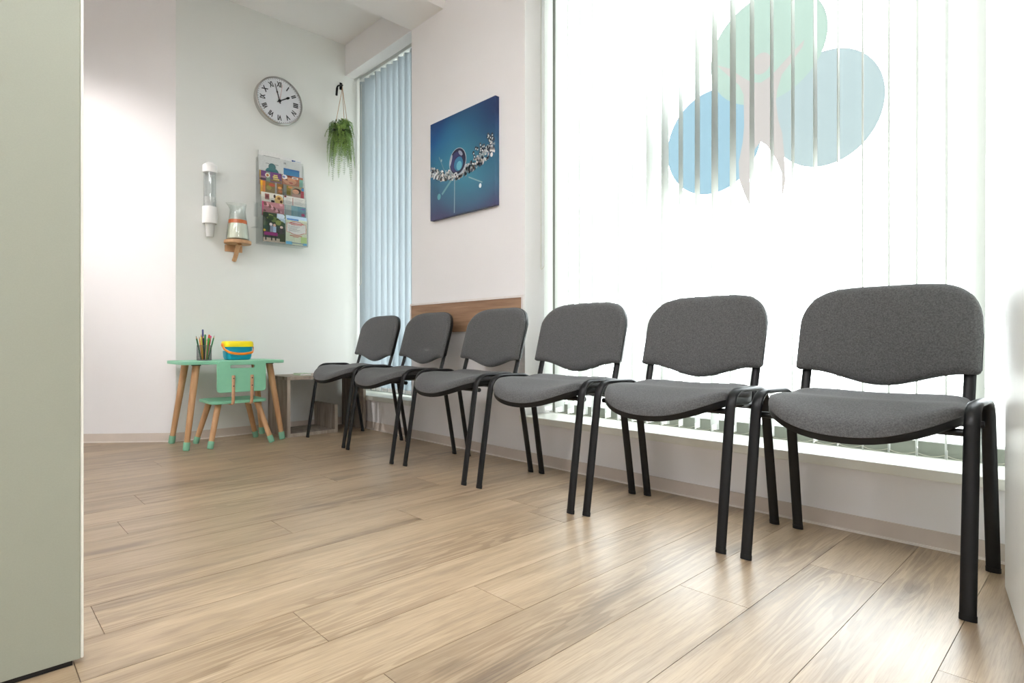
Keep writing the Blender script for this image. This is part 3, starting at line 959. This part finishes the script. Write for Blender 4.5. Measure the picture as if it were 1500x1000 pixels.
b.add(vs_, fs).build('orange_layer', M['amber'], cf, og, smooth=True)

# ================================================================== MAGAZINE RACK
RY0, RY1 = 1.502, 1.818
og = (WX, (RY0 + RY1) / 2, 1.36)
rk = thing('magazine_rack', 'clear acrylic wall rack with six rows of brochures', 'rack', og)
rows_px = [220, 249, 263.5, 280, 293.5, 309]
RX = [WX + 0.022 + 0.0165 * i for i in range(6)]
tops = [on_x(381 - i * 0.4, rows_px[i], RX[i])[2] for i in range(6)]
zb_ = on_x(373, 353, RX[5])[2]
MB().box(WX + 0.001, WX + 0.004, RY0 - 0.004, RY1 + 0.004, zb_, tops[0] - 0.05).build('back_plate', M['clear'], rk, og)
for i in range(6):
    zf = (tops[i] - (0.172 if i == 0 else 0.10)) if i < 5 else zb_ - 0.002
    MB().box(RX[i] + 0.0115, RX[i] + 0.0135, RY0 - 0.004, RY1 + 0.004, zf, tops[i] - 0.035).build('pocket_front', M['clear'], rk, og)
    MB().box(RX[i] + 0.001, RX[i] + 0.0115, RY0 - 0.004, RY1 + 0.004, zf - 0.0, zf + 0.002).build('pocket_floor', M['clear'], rk, og)
for y in (RY0 - 0.006, RY1 + 0.004):
    MB().prism([(WX + 0.002, zb_), (RX[5] + 0.0135, zb_), (RX[5] + 0.0135, tops[5] - 0.03), (RX[0] + 0.012, tops[0] - 0.05), (WX + 0.002, tops[0] - 0.05)], y, y + 0.002, lambda u, v, q: (u, q, v)).build('side_panel', M['clear'], rk, og)

MW, MH = 0.152, None
def magazine(row, col, label, base, patches, texts=()):
    i = row
    zt = tops[i]
    h = (0.170 if i == 0 else 0.098) if i < 5 else zt - zb_ - 0.006
    z0 = zt - h
    y0 = RY0 + 0.003 + col * (MW + 0.006)
    if i == 0 and col == 0:
        wd = MW + 0.02
    else:
        wd = MW
    if i == 0 and col == 1:
        y0 += 0.014; wd = MW - 0.014; zt -= 0.012; h -= 0.012
    xf = RX[i] + 0.0095 + (0.0 if col == 0 else -0.0005)
    xb_ = xf - 0.006
    b = MB().box(xb_, xf, y0, y0 + wd, z0, zt, ink(*base))
    for q, pt in enumerate(patches):
        kind, u0, v0, u1, v1, c = pt
        x = xf + 0.00015 + 0.0001 * q
        if kind == 'r':
            pts_ = [(x, y0 + wd * u0, z0 + h * v0), (x, y0 + wd * u1, z0 + h * v0), (x, y0 + wd * u1, z0 + h * v1), (x, y0 + wd * u0, z0 + h * v1)]
        else:
            pts_ = [(x, y0 + wd * min(max(a, 0.005), 0.995), z0 + h * min(max(c2, 0.005), 0.995)) for a, c2 in ell(u0, v0, u1, v1, 16)]
        b.flat(pts_, ink(*c))
    for s, u, v, sz, c in texts:
        vs_, fs = text_mesh(s, sz)
        b.add([(xf + 0.003 * 0 + 0.0016, y0 + wd * u + x_, z0 + h * v + y_) for x_, y_, _ in vs_], fs, ink(*c))
    o = b.build('brochure', None, None, ((xb_ + xf) / 2, y0 + wd / 2, z0))
    tag(o, label, 'brochure', 'brochures in the wall rack')

def lines(u0, u1, vtop, n, step, c, hgt=0.25):
    return [('r', u0, vtop - step * q - step * hgt, u1 - 0.12 * ((q * 7) % 3) * (u1 - u0), vtop - step * q, c) for q in range(n)]
magazine(0, 0, 'white brochure with a teal round emblem, top row of the rack', (226, 226, 224),
         [('r', 0.20, 0.80, 0.86, 0.815, (120, 120, 124)), ('r', 0.28, 0.50, 0.42, 0.52, (90, 90, 94)), ('r', 0.66, 0.50, 0.80, 0.52, (90, 90, 94)),
          ('e', 0.54, 0.20, 0.27, 0.17, (30, 120, 128)), ('e', 0.54, 0.40, 0.15, 0.145, (44, 112, 118))])
magazine(0, 1, 'white brochure with a bright blue block, top row of the rack', (224, 225, 224),
         [('r', 0.02, 0.0, 0.86, 0.42, (40, 134, 190)), ('r', 0.02, 0.42, 0.86, 0.50, (30, 112, 178)), ('e', 0.50, 0.90, 0.06, 0.035, (30, 70, 140)), ('r', 0.56, 0.88, 0.64, 0.93, (44, 104, 170)), ('r', 0.68, 0.89, 0.92, 0.905, (120, 150, 190))],
         [('ie', 0.08, 0.72, 0.026, (60, 64, 70))])
magazine(1, 0, 'purple puzzle magazine with yellow lettering', (108, 62, 118),
         [('r', 0.0, 0.0, 0.06, 1.0, (190, 160, 70)), ('r', 0.30, 0.3, 0.48, 0.96, (120, 150, 130)), ('e', 0.36, 0.72, 0.11, 0.16, (230, 226, 214)), ('e', 0.36, 0.72, 0.06, 0.09, (170, 104, 50)),
          ('r', 0.60, 0.62, 0.84, 0.72, (226, 208, 120)), ('r', 0.64, 0.76, 0.82, 0.84, (226, 208, 120)), ('r', 0.62, 0.48, 0.90, 0.58, (216, 190, 100)), ('r', 0.05, 0.50, 0.28, 0.60, (180, 130, 150)), ('r', 0.0, 0.36, 0.3, 0.44, (52, 26, 30)), ('r', 0.5, 0.36, 1.0, 0.46, (130, 110, 40))])
magazine(1, 1, 'magazine with a close-up of a smiling face', (176, 112, 84),
         [('r', 0.82, 0.2, 1.0, 0.85, (130, 180, 165)), ('r', 0.0, 0.80, 0.5, 1.0, (118, 60, 44)), ('e', 0.36, 0.60, 0.32, 0.26, (208, 150, 116)), ('e', 0.42, 0.47, 0.10, 0.05, (168, 66, 58)), ('e', 0.20, 0.66, 0.07, 0.04, (90, 56, 44)),
          ('e', 0.10, 0.84, 0.14, 0.17, (228, 226, 226)), ('e', 0.08, 0.84, 0.06, 0.09, (110, 120, 170)), ('r', 0.46, 0.80, 0.76, 0.93, (222, 214, 206)), ('r', 0.52, 0.83, 0.70, 0.88, (110, 90, 84))])
magazine(2, 0, 'yellow-spined magazine with grilled food photographs', (120, 106, 84),
         [('r', 0.0, 0.0, 0.10, 1.0, (222, 166, 40)), ('r', 0.10, 0.0, 0.22, 1.0, (206, 124, 50)), ('r', 0.24, 0.1, 0.66, 0.92, (128, 104, 52)), ('e', 0.52, 0.78, 0.14, 0.12, (176, 80, 58)), ('e', 0.38, 0.55, 0.12, 0.16, (150, 140, 60)),
          ('r', 0.66, 0.0, 0.74, 1.0, (150, 150, 146)), ('r', 0.76, 0.1, 1.0, 0.95, (140, 98, 46)), ('e', 0.88, 0.66, 0.09, 0.1, (214, 150, 80)), ('e', 0.9, 0.42, 0.09, 0.1, (196, 110, 52))])
magazine(2, 1, 'magazine with a dark-haired person at a grill', (150, 138, 112),
         [('r', 0.0, 0.2, 0.16, 1.0, (120, 120, 112)), ('r', 0.16, 0.3, 0.36, 0.96, (134, 118, 50)), ('e', 0.66, 0.66, 0.20, 0.2, (58, 40, 34)), ('e', 0.60, 0.60, 0.16, 0.17, (204, 148, 116)), ('r', 0.42, 0.1, 0.86, 0.42, (176, 138, 128)),
          ('r', 0.84, 0.0, 1.0, 0.7, (180, 70, 82)), ('e', 0.94, 0.84, 0.07, 0.12, (66, 128, 180)), ('e', 0.34, 0.86, 0.12, 0.08, (196, 132, 86))])
magazine(3, 0, 'white recipe booklet with a pastry photograph', (214, 212, 200),
         [('r', 0.16, 0.50, 0.36, 0.90, (150, 92, 86)), ('r', 0.20, 0.58, 0.32, 0.80, (112, 50, 56)), ('e', 0.80, 0.56, 0.20, 0.36, (214, 178, 112)), ('e', 0.80, 0.70, 0.08, 0.10, (130, 86, 40)), ('e', 0.90, 0.48, 0.06, 0.10, (110, 70, 34)), ('e', 0.60, 0.80, 0.05, 0.13, (60, 40, 34)), ('r', 0.44, 0.2, 0.60, 0.5, (52, 38, 34))])
magazine(3, 1, 'open white booklet page with a red centre line', (216, 215, 208),
         [('r', 0.40, 0.2, 0.43, 0.92, (170, 84, 74)), ('e', 0.04, 0.94, 0.08, 0.07, (120, 40, 44))] + lines(0.06, 0.36, 0.86, 5, 0.09, (170, 168, 164)) + lines(0.48, 0.92, 0.86, 5, 0.09, (170, 168, 164)))
magazine(4, 0, 'pink magazine showing blossom branches', (178, 124, 128),
         [('r', 0.0, 0.0, 0.06, 1.0, (206, 80, 128))] + [('e', 0.1 + 0.82 * ((q * 0.377) % 1), 0.35 + 0.6 * ((q * 0.613) % 1), 0.07, 0.07, (206, 156, 160) if q % 2 else (120, 78, 74)) for q in range(26)])
magazine(4, 1, 'teal magazine with a small magenta dot', (92, 134, 148),
         [('r', 0.0, 0.0, 0.30, 1.0, (150, 160, 156)), ('r', 0.30, 0.0, 0.6, 1.0, (108, 146, 154)), ('e', 0.86, 0.42, 0.09, 0.11, (160, 30, 96)), ('e', 0.86, 0.84, 0.10, 0.05, (112, 92, 150))])
trees = [('e', 0.06 + 0.9 * ((q * 0.618) % 1), 0.62 + 0.36 * ((q * 0.377) % 1), 0.13, 0.09, [(52, 74, 36), (96, 116, 56), (30, 46, 26), (124, 138, 72)][q % 4]) for q in range(30)]
magazine(5, 0, 'leaflet photo of people on a purple cart under trees', (44, 58, 34),
         [('r', 0.62, 0.70, 1.0, 1.0, (182, 200, 216))] + trees + [('e', 0.82, 0.92, 0.16, 0.08, (196, 210, 222)), ('r', 0.0, 0.0, 1.0, 0.14, (168, 156, 138)), ('r', 0.0, 0.28, 1.0, 0.50, (34, 42, 30)),
          ('r', 0.30, 0.34, 0.44, 0.56, (120, 130, 146)), ('r', 0.44, 0.34, 0.58, 0.54, (150, 172, 196)), ('e', 0.34, 0.60, 0.07, 0.05, (216, 206, 200)), ('e', 0.50, 0.58, 0.06, 0.05, (206, 170, 150)), ('e', 0.82, 0.54, 0.07, 0.045, (210, 190, 176)),
          ('r', 0.72, 0.18, 0.86, 0.50, (56, 50, 52)), ('e', 0.10, 0.46, 0.14, 0.09, (28, 60, 46)), ('e', 0.04, 0.38, 0.07, 0.04, (190, 160, 50)), ('r', 0.04, 0.22, 0.64, 0.33, (126, 34, 100)), ('r', 0.08, 0.05, 0.14, 0.22, (30, 30, 32)), ('r', 0.34, 0.05, 0.40, 0.22, (30, 30, 32)), ('r', 0.52, 0.06, 0.58, 0.22, (30, 30, 32)), ('r', 0.74, 0.04, 1.0, 0.30, (46, 56, 32))])
magazine(5, 1, 'pale green leaflet with a red-outlined text box', (208, 216, 190),
         [('r', 0.0, 0.88, 1.0, 1.0, (180, 208, 228)), ('r', 0.04, 0.84, 0.60, 0.90, (84, 132, 190)), ('r', 0.0, 0.0, 0.3, 0.10, (110, 180, 220)), ('r', 0.7, 0.08, 1.0, 0.30, (176, 204, 130)), ('r', 0.8, 0.0, 1.0, 0.08, (110, 180, 220)),
          ('e', 0.50, 0.58, 0.48, 0.24, (200, 90, 84)), ('r', 0.03, 0.42, 0.96, 0.74, (200, 90, 84)), ('r', 0.05, 0.43, 0.94, 0.73, (226, 226, 222)), ('e', 0.50, 0.58, 0.455, 0.22, (226, 226, 222)),
          ('r', 0.14, 0.725, 0.86, 0.755, (206, 110, 104)), ('r', 0.22, 0.685, 0.76, 0.71, (206, 110, 104)), ('r', 0.18, 0.30, 0.76, 0.325, (196, 90, 80)), ('r', 0.32, 0.26, 0.60, 0.28, (196, 120, 110)), ('r', 0.25, 0.04, 0.85, 0.075, (130, 150, 150))] + lines(0.10, 0.66, 0.64, 5, 0.04, (130, 132, 136)))
# loose leaflet holder at the rack's left side
b = MB().box(WX + 0.058, WX + 0.060, RY0 - 0.040, RY0 - 0.012, 1.50, 1.60).box(WX + 0.002, WX + 0.060, RY0 - 0.012, RY0 - 0.010, 1.43, 1.60).box(WX + 0.002, WX + 0.060, RY0 - 0.040, RY0 - 0.010, 1.43, 1.432)
b.build('leaflet_pocket', M['clear'], rk, og)

# ================================================================== HOOK + HANGING FERN
hy, hz = 2.138, 2.615
og = (WX, hy, hz)
hk = thing('wall_hook', 'black swivel wall hook high in the corner', 'hook', og)
MB().box(WX, WX + 0.006, hy - 0.011, hy + 0.011, hz - 0.025, hz + 0.030).build('wall_plate', M['black_metal'], hk, og, bevel=0.002)
arm = arc_path([(WX + 0.004, hy, hz), (WX + 0.034, hy, hz + 0.003), (WX + 0.060, hy - 0.060, hz - 0.030), (WX + 0.064, hy - 0.068, hz - 0.105)], 0.02, 6)
MB().tube(arm, [0.006] * (len(arm) - 2) + [0.0085, 0.0085], 10).build('hook_arm', M['black_metal'], hk, og, smooth=True)
fx, fy, fz = WX + 0.130, 2.075, 2.195
og = (fx, fy, fz - 0.06)
fern = thing('hanging_fern', 'trailing green fern in a dark pot on a cord from the hook', 'plant', og)
MB().lathe([(0.0, -0.055), (0.040, -0.055), (0.046, -0.048), (0.058, 0.018), (0.060, 0.020), (0.060, 0.026), (0.055, 0.026), (0.052, 0.012), (0.0, 0.012)], (fx, fy, fz), 24).build('pot', M['pot'], fern, og, smooth=True)
for oy, ox in ((-0.055, 0.0), (0.045, 0.03), (0.045, -0.03)):
    MB().tube([(WX + 0.030, hy - 0.004, hz + 0.010), (WX + 0.034, hy - 0.004, hz - 0.02), (fx + ox, fy + oy, fz + 0.022), (fx + ox * 0.9, fy + oy * 0.9, fz - 0.03)], 0.0021, 6).build('cord', M['rope'], fern, og)
frn = random.Random(21)
def frond(az, L, droop, rise):
    b = MB()
    n = 16
    pts_ = []
    ca, sa = math.cos(az), math.sin(az)
    for i in range(n + 1):
        t = i / n
        out = droop * (1 - math.exp(-3.0 * t))
        z = rise * math.sin(min(1, t * 3.2) * PI / 2) - L * max(0, t - 0.12) ** 1.15
        wob = 0.008 * math.sin(5 * t + az * 3)
        pts_.append(Vector((fx + ca * out - sa * wob, fy + sa * out + ca * wob, fz + 0.015 + z)))
    b.tube(pts_, 0.0009, 4, cap=False)
    for i in range(2, n * 2 + 1):
        t = i / (n * 2)
        k = min(n - 1, int(t * n)); fr = t * n - k
        p_ = pts_[k].lerp(pts_[k + 1], fr)
        d_ = (pts_[k + 1] - pts_[k]).normalized()
        side = d_.cross(Vector((ca, sa, 0.35))).normalized()
        up = side.cross(d_)
        ll = (0.024 * (1 - t) ** 0.6 + 0.007) * frn.uniform(0.85, 1.15)
        for s in (-1, 1):
            e = side * s * 0.92 + d_ * 0.35 + up * frn.uniform(-0.25, 0.25)
            e.normalize()
            wv = d_ * (ll * 0.13)
            tip = p_ + e * ll
            mid = p_ + e * ll * 0.45
            b.add([p_, mid - wv + up * 0.001, tip, mid + wv + up * 0.001], [(0, 1, 2, 3)])
    return b.build('frond', M['leaf'], fern, og)
for i in range(74):
    az = i * 2.39996 + frn.uniform(-0.2, 0.2)
    long_ = i % 8
    L = frn.uniform(0.18, 0.33) if long_ < 5 else frn.uniform(0.06, 0.16)
    if i % 9 == 0:
        L = frn.uniform(0.36, 0.44)
    dr = frn.uniform(0.06, 0.118) if long_ < 5 else frn.uniform(0.07, 0.135)
    # stay off the wall and the blind
    lim = 0.118 / max(0.05, -math.cos(az)) if math.cos(az) < 0 else 9
    lim2 = 0.10 / max(0.05, math.sin(az)) if math.sin(az) > 0 else 9
    frond(az, L, min(dr, lim - 0.012, lim2), frn.uniform(0.015, 0.045) if long_ < 5 else frn.uniform(0.04, 0.10))

# ================================================================== KIDS TABLE
og = (-3.885, 1.225, 0)
kt = thing('kids_table', 'low mint green kids table on splayed beech legs', 'table', og)
TZ = 0.522
MB().prism(rrect(-4.075, -3.705, 0.928, 1.522, 0.030), TZ - 0.019, TZ).build('table_top', M['mint'], kt, og, bevel=0.003)
for fx_, fy_, tx_, ty_ in ((-4.095, 0.962, -4.015, 1.020), (-3.755, 0.958, -3.775, 1.018), (-3.775, 1.532, -3.790, 1.452), (-4.095, 1.520, -4.015, 1.440)):
    P0 = Vector((fx_, fy_, 0)); P1 = Vector((tx_, ty_, TZ - 0.022))
    lf = P0.lerp(P1, 0.085)
    lg_ = MB().tube([lf, P1], [0.0155, 0.021], 16).build('leg', M['beech'], kt, og, smooth=True)
    MB().tube([P0 + Vector((0, 0, 0.001)), P0.lerp(P1, 0.01), P0.lerp(P1, 0.10)], [0.0145, 0.0185, 0.0185], 16).build('foot', M['mint_foot'], kt, og, smooth=True)
    MB().lathe([(0.0, 0), (0.026, 0), (0.026, 0.006), (0.0, 0.006)], (tx_, ty_, TZ - 0.0255), 16).build('leg_plate', M['black_plastic'], kt, og, smooth=True)

# kids chair, back towards the room
og = (-3.835, 1.255, 0)
kc = thing('kids_chair', 'small mint green kids chair with slotted back pushed under the table', 'chair', og)
SZ = 0.281
MB().prism(rrect(-3.985, -3.700, 1.082, 1.412, 0.045), SZ - 0.018, SZ).build('seat', M['mint'], kc, og, bevel=0.003)
for fx_, fy_, tx_, ty_ in ((-3.985, 1.070, -3.935, 1.135), (-3.715, 1.076, -3.760, 1.135), (-3.700, 1.436, -3.755, 1.362), (-3.975, 1.436, -3.935, 1.365)):
    P0 = Vector((fx_, fy_, 0)); P1 = Vector((tx_, ty_, SZ - 0.022))
    MB().tube([P0.lerp(P1, 0.14), P1], [0.0150, 0.0185], 16).build('leg', M['beech'], kc, og, smooth=True)
    MB().tube([P0 + Vector((0, 0, 0.001)), P0.lerp(P1, 0.02), P0.lerp(P1, 0.17)], [0.0140, 0.0175, 0.0175], 16).build('foot', M['mint_foot'], kc, og, smooth=True)
    MB().lathe([(0.0, 0), (0.023, 0), (0.023, 0.005), (0.0, 0.005)], (tx_, ty_, SZ - 0.0235), 16).build('leg_plate', M['black_plastic'], kc, og, smooth=True)
# backrest with hand slot
bxk = -3.676
Y0, Y1, Z0, Z1 = 1.103, 1.386, 0.334, 0.522
sl0, sl1, sz0, sz1 = 1.176, 1.318, 0.479, 0.498
outer = rrect(Y0, Y1, Z0, Z1, 0.020, 5)
inner = rrect(sl0, sl1, sz0, sz1, 0.0094, 5)
n = len(outer)
vs_ = []
for x in (bxk - 0.007, bxk + 0.007):
    vs_ += [(x, a, c) for a, c in outer] + [(x, a, c) for a, c in inner]
fs = []
for i in range(n):
    j = (i + 1) % n
    fs.append((i, j, n + j, n + i))
    fs.append((2 * n + j, 2 * n + i, 3 * n + i, 3 * n + j))
    fs.append((i, 2 * n + i, 2 * n + j, j))
    fs.append((n + j, 3 * n + j, 3 * n + i, n + i))
MB().add(vs_, fs).build('backrest', M['mint'], kc, og, bevel=0.002)
for yy in (1.192, 1.300):
    path = arc_path([(-3.78, yy, SZ - 0.022), (-3.672, yy, SZ - 0.022), (bxk + 0.011, yy, SZ + 0.05), (bxk + 0.011, yy, 0.436)], 0.025, 6)
    s_ = MB().tube(path, 0.0095, 10, side=(0, 1, 0), r2=0.004).build('back_support', M['bent'], kc, og, smooth=True)
    for zz in (0.372, 0.418):
        MB().lathe([(0.0, 0.003), (0.0035, 0.003), (0.0038, 0.0)], (bxk + 0.0145, yy, zz), 10, axis='x').build('screw', M['black_metal'], kc, og)

# ================================================================== PENCIL CUP + LUNCH BOX on the kids table
pcx, pcy = -3.93, 1.105
og = (pcx, pcy, TZ)
pc = thing('pencil_cup', 'grey wire mesh pencil cup on the kids table', 'cup', og)
R, HH = 0.0405, 0.093
b = MB()
for i in range(40):
    a = 2 * PI * i / 40
    b.tube([(pcx + R * math.cos(a), pcy + R * math.sin(a), TZ + 0.002), (pcx + R * math.cos(a), pcy + R * math.sin(a), TZ + HH)], 0.0006, 3, cap=False)
for k in range(1, 18):
    z = TZ + HH * k / 18
    b.tube([(pcx + R * math.cos(2 * PI * i / 32), pcy + R * math.sin(2 * PI * i / 32), z) for i in range(33)], 0.0006, 3, cap=False)
b.build('wire_mesh', M['mesh'], pc, og)
b = MB().lathe([(R - 0.001, HH - 0.002), (R + 0.0012, HH - 0.002), (R + 0.0014, HH + 0.001), (R - 0.001, HH + 0.001), (R - 0.001, HH - 0.002)], og, 32)
b.build('rim', M['mesh'], pc, og, smooth=True)
MB().lathe([(0, 0.0005), (R + 0.001, 0.0005), (R + 0.001, 0.004), (0, 0.0025)], og, 32).build('base', M['mesh'], pc, og, smooth=True)
pens = [  # name, tilt dir y, x offset at top, length, colour, label
    ('pencil', -0.050, 0.012, 0.150, (34, 96, 60), 'dark green pencil leaning away from the lunch box in the mesh cup'),
    ('pencil', -0.042, -0.012, 0.148, (24, 116, 62), 'bright green pencil beside the orange one in the mesh cup'),
    ('pencil', -0.034, 0.020, 0.146, (226, 146, 44), 'orange pencil in the mesh cup'),
    ('pencil', -0.022, 0.016, 0.160, (236, 206, 40), 'yellow pencil in the mesh cup'),
    ('pencil', -0.012, 0.028, 0.152, (40, 34, 36), 'black pencil in the mesh cup'),
    ('felt_pen', -0.004, -0.016, 0.188, (66, 68, 120), 'tall dark blue felt pen rising out of the mesh cup'),
    ('felt_pen', 0.004, 0.006, 0.156, (38, 120, 70), 'dark green capped felt pen in the mesh cup'),
    ('pencil', 0.010, 0.024, 0.134, (226, 176, 148), 'flesh-coloured pencil in the mesh cup'),
    ('felt_pen', 0.024, 0.018, 0.156, (78, 184, 74), 'light green marker with red end in the mesh cup'),
    ('pencil', 0.034, 0.010, 0.142, (200, 76, 50), 'red pencil in the mesh cup'),
    ('felt_pen', 0.040, -0.006, 0.150, (222, 70, 140), 'pink felt pen in the mesh cup'),
    ('pencil', 0.056, 0.010, 0.156, (30, 120, 66), 'green pencil leaning towards the lunch box in the mesh cup'),
]
for q, (nm, ty, tx, L, c, lab) in enumerate(pens):
    base = Vector((pcx + 0.45 * tx, pcy + ty * 0.38, TZ + 0.006))
    top = Vector((pcx + tx, pcy + ty, 0)) 
    hz_ = math.sqrt(max(0.001, L * L - (top.x - base.x) ** 2 - (top.y - base.y) ** 2))
    top.z = base.z + hz_
    if nm == 'pencil':
        b = MB().tube([base, base.lerp(top, 0.88)], 0.0040, 6, mat=ink(*c))
        b.tube([base.lerp(top, 0.88), base.lerp(top, 0.97)], [0.0040, 0.0014], 6, mat=M['bent'])
        b.tube([base.lerp(top, 0.97), top], [0.0014, 0.0003], 6, mat=ink(*c))
    else:
        b = MB().tube([base, base.lerp(top, 0.62)], 0.0048, 10, mat=ink(*c))
        c2 = (214, 76, 44) if 'red end' in lab else c
        b.tube([base.lerp(top, 0.62), base.lerp(top, 0.86)], 0.0056, 10, mat=ink(*c))
        b.tube([base.lerp(top, 0.86), base.lerp(top, 0.98), top], [0.0056, 0.0054, 0.003], 10, mat=ink(*c2))
    o = b.build(nm, None, None, tuple(base), smooth=True)
    tag(o, lab, 'pencil' if nm == 'pencil' else 'pen', 'pens and pencils in the mesh cup')

lx, ly = -3.93, 1.302
og = (lx, ly, TZ)
lb = thing('lunch_box', 'turquoise lunch box with yellow lid and orange handle on the kids table', 'box', og)
def loft(sections, mat_, n=6):
    b = MB(); vs_ = []; fs = []
    for hw, hd, r, z in sections:
        vs_ += [(lx + y_, ly + x_, TZ + z) for x_, y_ in rrect(-hw, hw, -hd, hd, r, n)]
    m = 4 * (n + 1)
    for k in range(len(sections) - 1):
        for i in range(m):
            j = (i + 1) % m
            fs.append((k * m + i, k * m + j, (k + 1) * m + j, (k + 1) * m + i))
    fs.append(tuple(range(m))); fs.append(tuple((len(sections) - 1) * m + i for i in range(m)))
    b.add(vs_, fs)
    return b
loft([(0.066, 0.040, 0.022, 0.0006), (0.073, 0.046, 0.026, 0.004), (0.078, 0.051, 0.028, 0.020), (0.083, 0.056, 0.030, 0.088)], 0).build('tub', M['cyan'], lb, og, smooth=True)
loft([(0.088, 0.061, 0.032, 0.084), (0.089, 0.062, 0.032, 0.088), (0.087, 0.060, 0.031, 0.112), (0.083, 0.056, 0.030, 0.119), (0.070, 0.044, 0.026, 0.1215)], 0).build('lid', M['yellow'], lb, og, smooth=True)
hp = [Vector((lx + 0.004, ly - 0.093, TZ + 0.098)), Vector((lx + 0.03, ly - 0.090, TZ + 0.072)), Vector((lx + 0.070, ly - 0.070, TZ + 0.050)), Vector((lx + 0.076, ly - 0.03, TZ + 0.041)), Vector((lx + 0.077, ly, TZ + 0.039)),
      Vector((lx + 0.076, ly + 0.03, TZ + 0.041)), Vector((lx + 0.070, ly + 0.070, TZ + 0.050)), Vector((lx + 0.03, ly + 0.090, TZ + 0.072)), Vector((lx + 0.004, ly + 0.093, TZ + 0.094))]
hs = []
for i in range(len(hp) - 1):
    p0 = hp[max(0, i - 1)]; p1 = hp[i]; p2 = hp[i + 1]; p3 = hp[min(len(hp) - 1, i + 2)]
    for t in (0, .25, .5, .75):
        hs.append(0.5 * ((2 * p1) + (p2 - p0) * t + (2 * p0 - 5 * p1 + 4 * p2 - p3) * t * t + (3 * p1 - p0 - 3 * p2 + p3) * t ** 3))
hs.append(hp[-1])
MB().tube(hs, 0.0075, 10, side=(0, 0.02, 1), r2=0.0025).build('handle', M['orange'], lb, og, smooth=True)
for s in (-1, 1):
    MB().tube([(lx + 0.004, ly + s * 0.083, TZ + 0.096), (lx + 0.004, ly + s * 0.097, TZ + 0.096)], 0.010, 14).build('hinge', M['orange'], lb, og, smooth=True)
    MB().box(lx - 0.02, lx + 0.02, ly + s * 0.083 - 0.004, ly + s * 0.083 + 0.004, TZ + 0.058, TZ + 0.082).build('clasp', M['white_pl'], lb, og, bevel=0.002)

# ================================================================== CUBE SHELF
og = (-3.965, 1.87, 0)
cs = thing('cube_shelf', 'low grey-washed wooden open shelf in the corner behind the chairs', 'shelf', og)
xa, xb = -4.13, -3.803
ya, yb = 1.575, 2.158
th = 0.022
def board(name, x0, x1, y0, y1, z0, z1):
    b = MB().box(x0, x1 - 0.0015, y0, y1, z0, z1).build(name, M['greywood'], cs, og, bevel=0.001)
    MB().box(x1 - 0.0015, x1, y0, y1, z0, z1).build('edge_banding', M['greywood_edge'], b)
    for ch in b.children:
        ch.data.transform(Matrix.Translation((-og[0], -og[1], -og[2])))
board('top_board', xa, xb, ya, yb, 0.382, 0.404)
board('side_board', xa, xb, ya, ya + th, 0.0, 0.382)
board('side_board', xa, xb, yb - th, yb, 0.0, 0.382)
board('bottom_board', xa, xb, ya + th, 1.936 - th, 0.0, 0.022)
board('divider_board', xa, xb, 1.936 - th, 1.936, 0.0, 0.195)
q0 = (-3.93, 1.735)
bk = thing('small_book', 'small pale green book lying on the wooden cube shelf', 'book', (q0[0], q0[1], 0.404))
MB().box(q0[0] - 0.055, q0[0] + 0.055, q0[1] - 0.04, q0[1] + 0.04, 0.4045, 0.4065).box(q0[0] - 0.055, q0[0] + 0.055, q0[1] - 0.04, q0[1] + 0.04, 0.4165, 0.4185).box(q0[0] - 0.055, q0[0] + 0.055, q0[1] - 0.04, q0[1] - 0.038, 0.4045, 0.4185).build('cover', M['book_green'], bk, (q0[0], q0[1], 0.404))
MB().box(q0[0] - 0.052, q0[0] + 0.052, q0[1] - 0.038, q0[1] + 0.037, 0.4065, 0.4165).build('pages', M['paper'], bk, (q0[0], q0[1], 0.404))

# ================================================================== FILL PANELS (unseen, added to brighten room and ceiling), DOWNLIGHT
def fill_panel(x, y, s, label):
    og = (x, y, CZ)
    r = thing('fill_panel', label, 'light', og, 'added square fill panels')
    b = MB()
    h, z = 0.3, CZ - 0.32
    for x0, x1, y0, y1 in ((-h, h, -h, -h + .02), (-h, h, h - .02, h), (-h, -h + .02, -h + .02, h - .02), (h - .02, h, -h + .02, h - .02)):
        b.box(x + x0, x + x1, y + y0, y + y1, z - 0.015, z + 0.015)
    b.build('frame', M['white_pl'], r, og)
    MB().box(x - h + .02, x + h - .02, y - h + .02, y + h - .02, z - 0.011, z + 0.011).build('diffuser', emit_mat('fill_diffuser', (0.96, 0.97, 1.0, 1), s), r, og)
    for sx in (-1, 1):
        for sy in (-1, 1):
            MB().tube([(x + sx * 0.28, y + sy * 0.28, z), (x + sx * 0.28, y + sy * 0.28, CZ)], 0.002, 6).build('suspension_wire', M['chrome'], r, og)
fill_panel(-1.0, -0.6, 14, 'unseen square light panel added on wires to fill the room')
fill_panel(-2.3, -1.2, 14, 'unseen square light panel added on wires to fill the room')
fill_panel(0.6, 0.6, 14, 'unseen square light panel added on wires to fill the room')
dl = thing('downlight', 'round recessed corridor downlight', 'light', (LAMP_P[0], LAMP_P[1], CZ))
MB().lathe([(0.05, -0.001), (0.062, -0.001), (0.062, -0.012), (0.052, -0.014), (0.05, -0.006)], (LAMP_P[0], LAMP_P[1], CZ), 28).build('bezel', M['white_pl'], dl, (LAMP_P[0], LAMP_P[1], CZ), smooth=True)
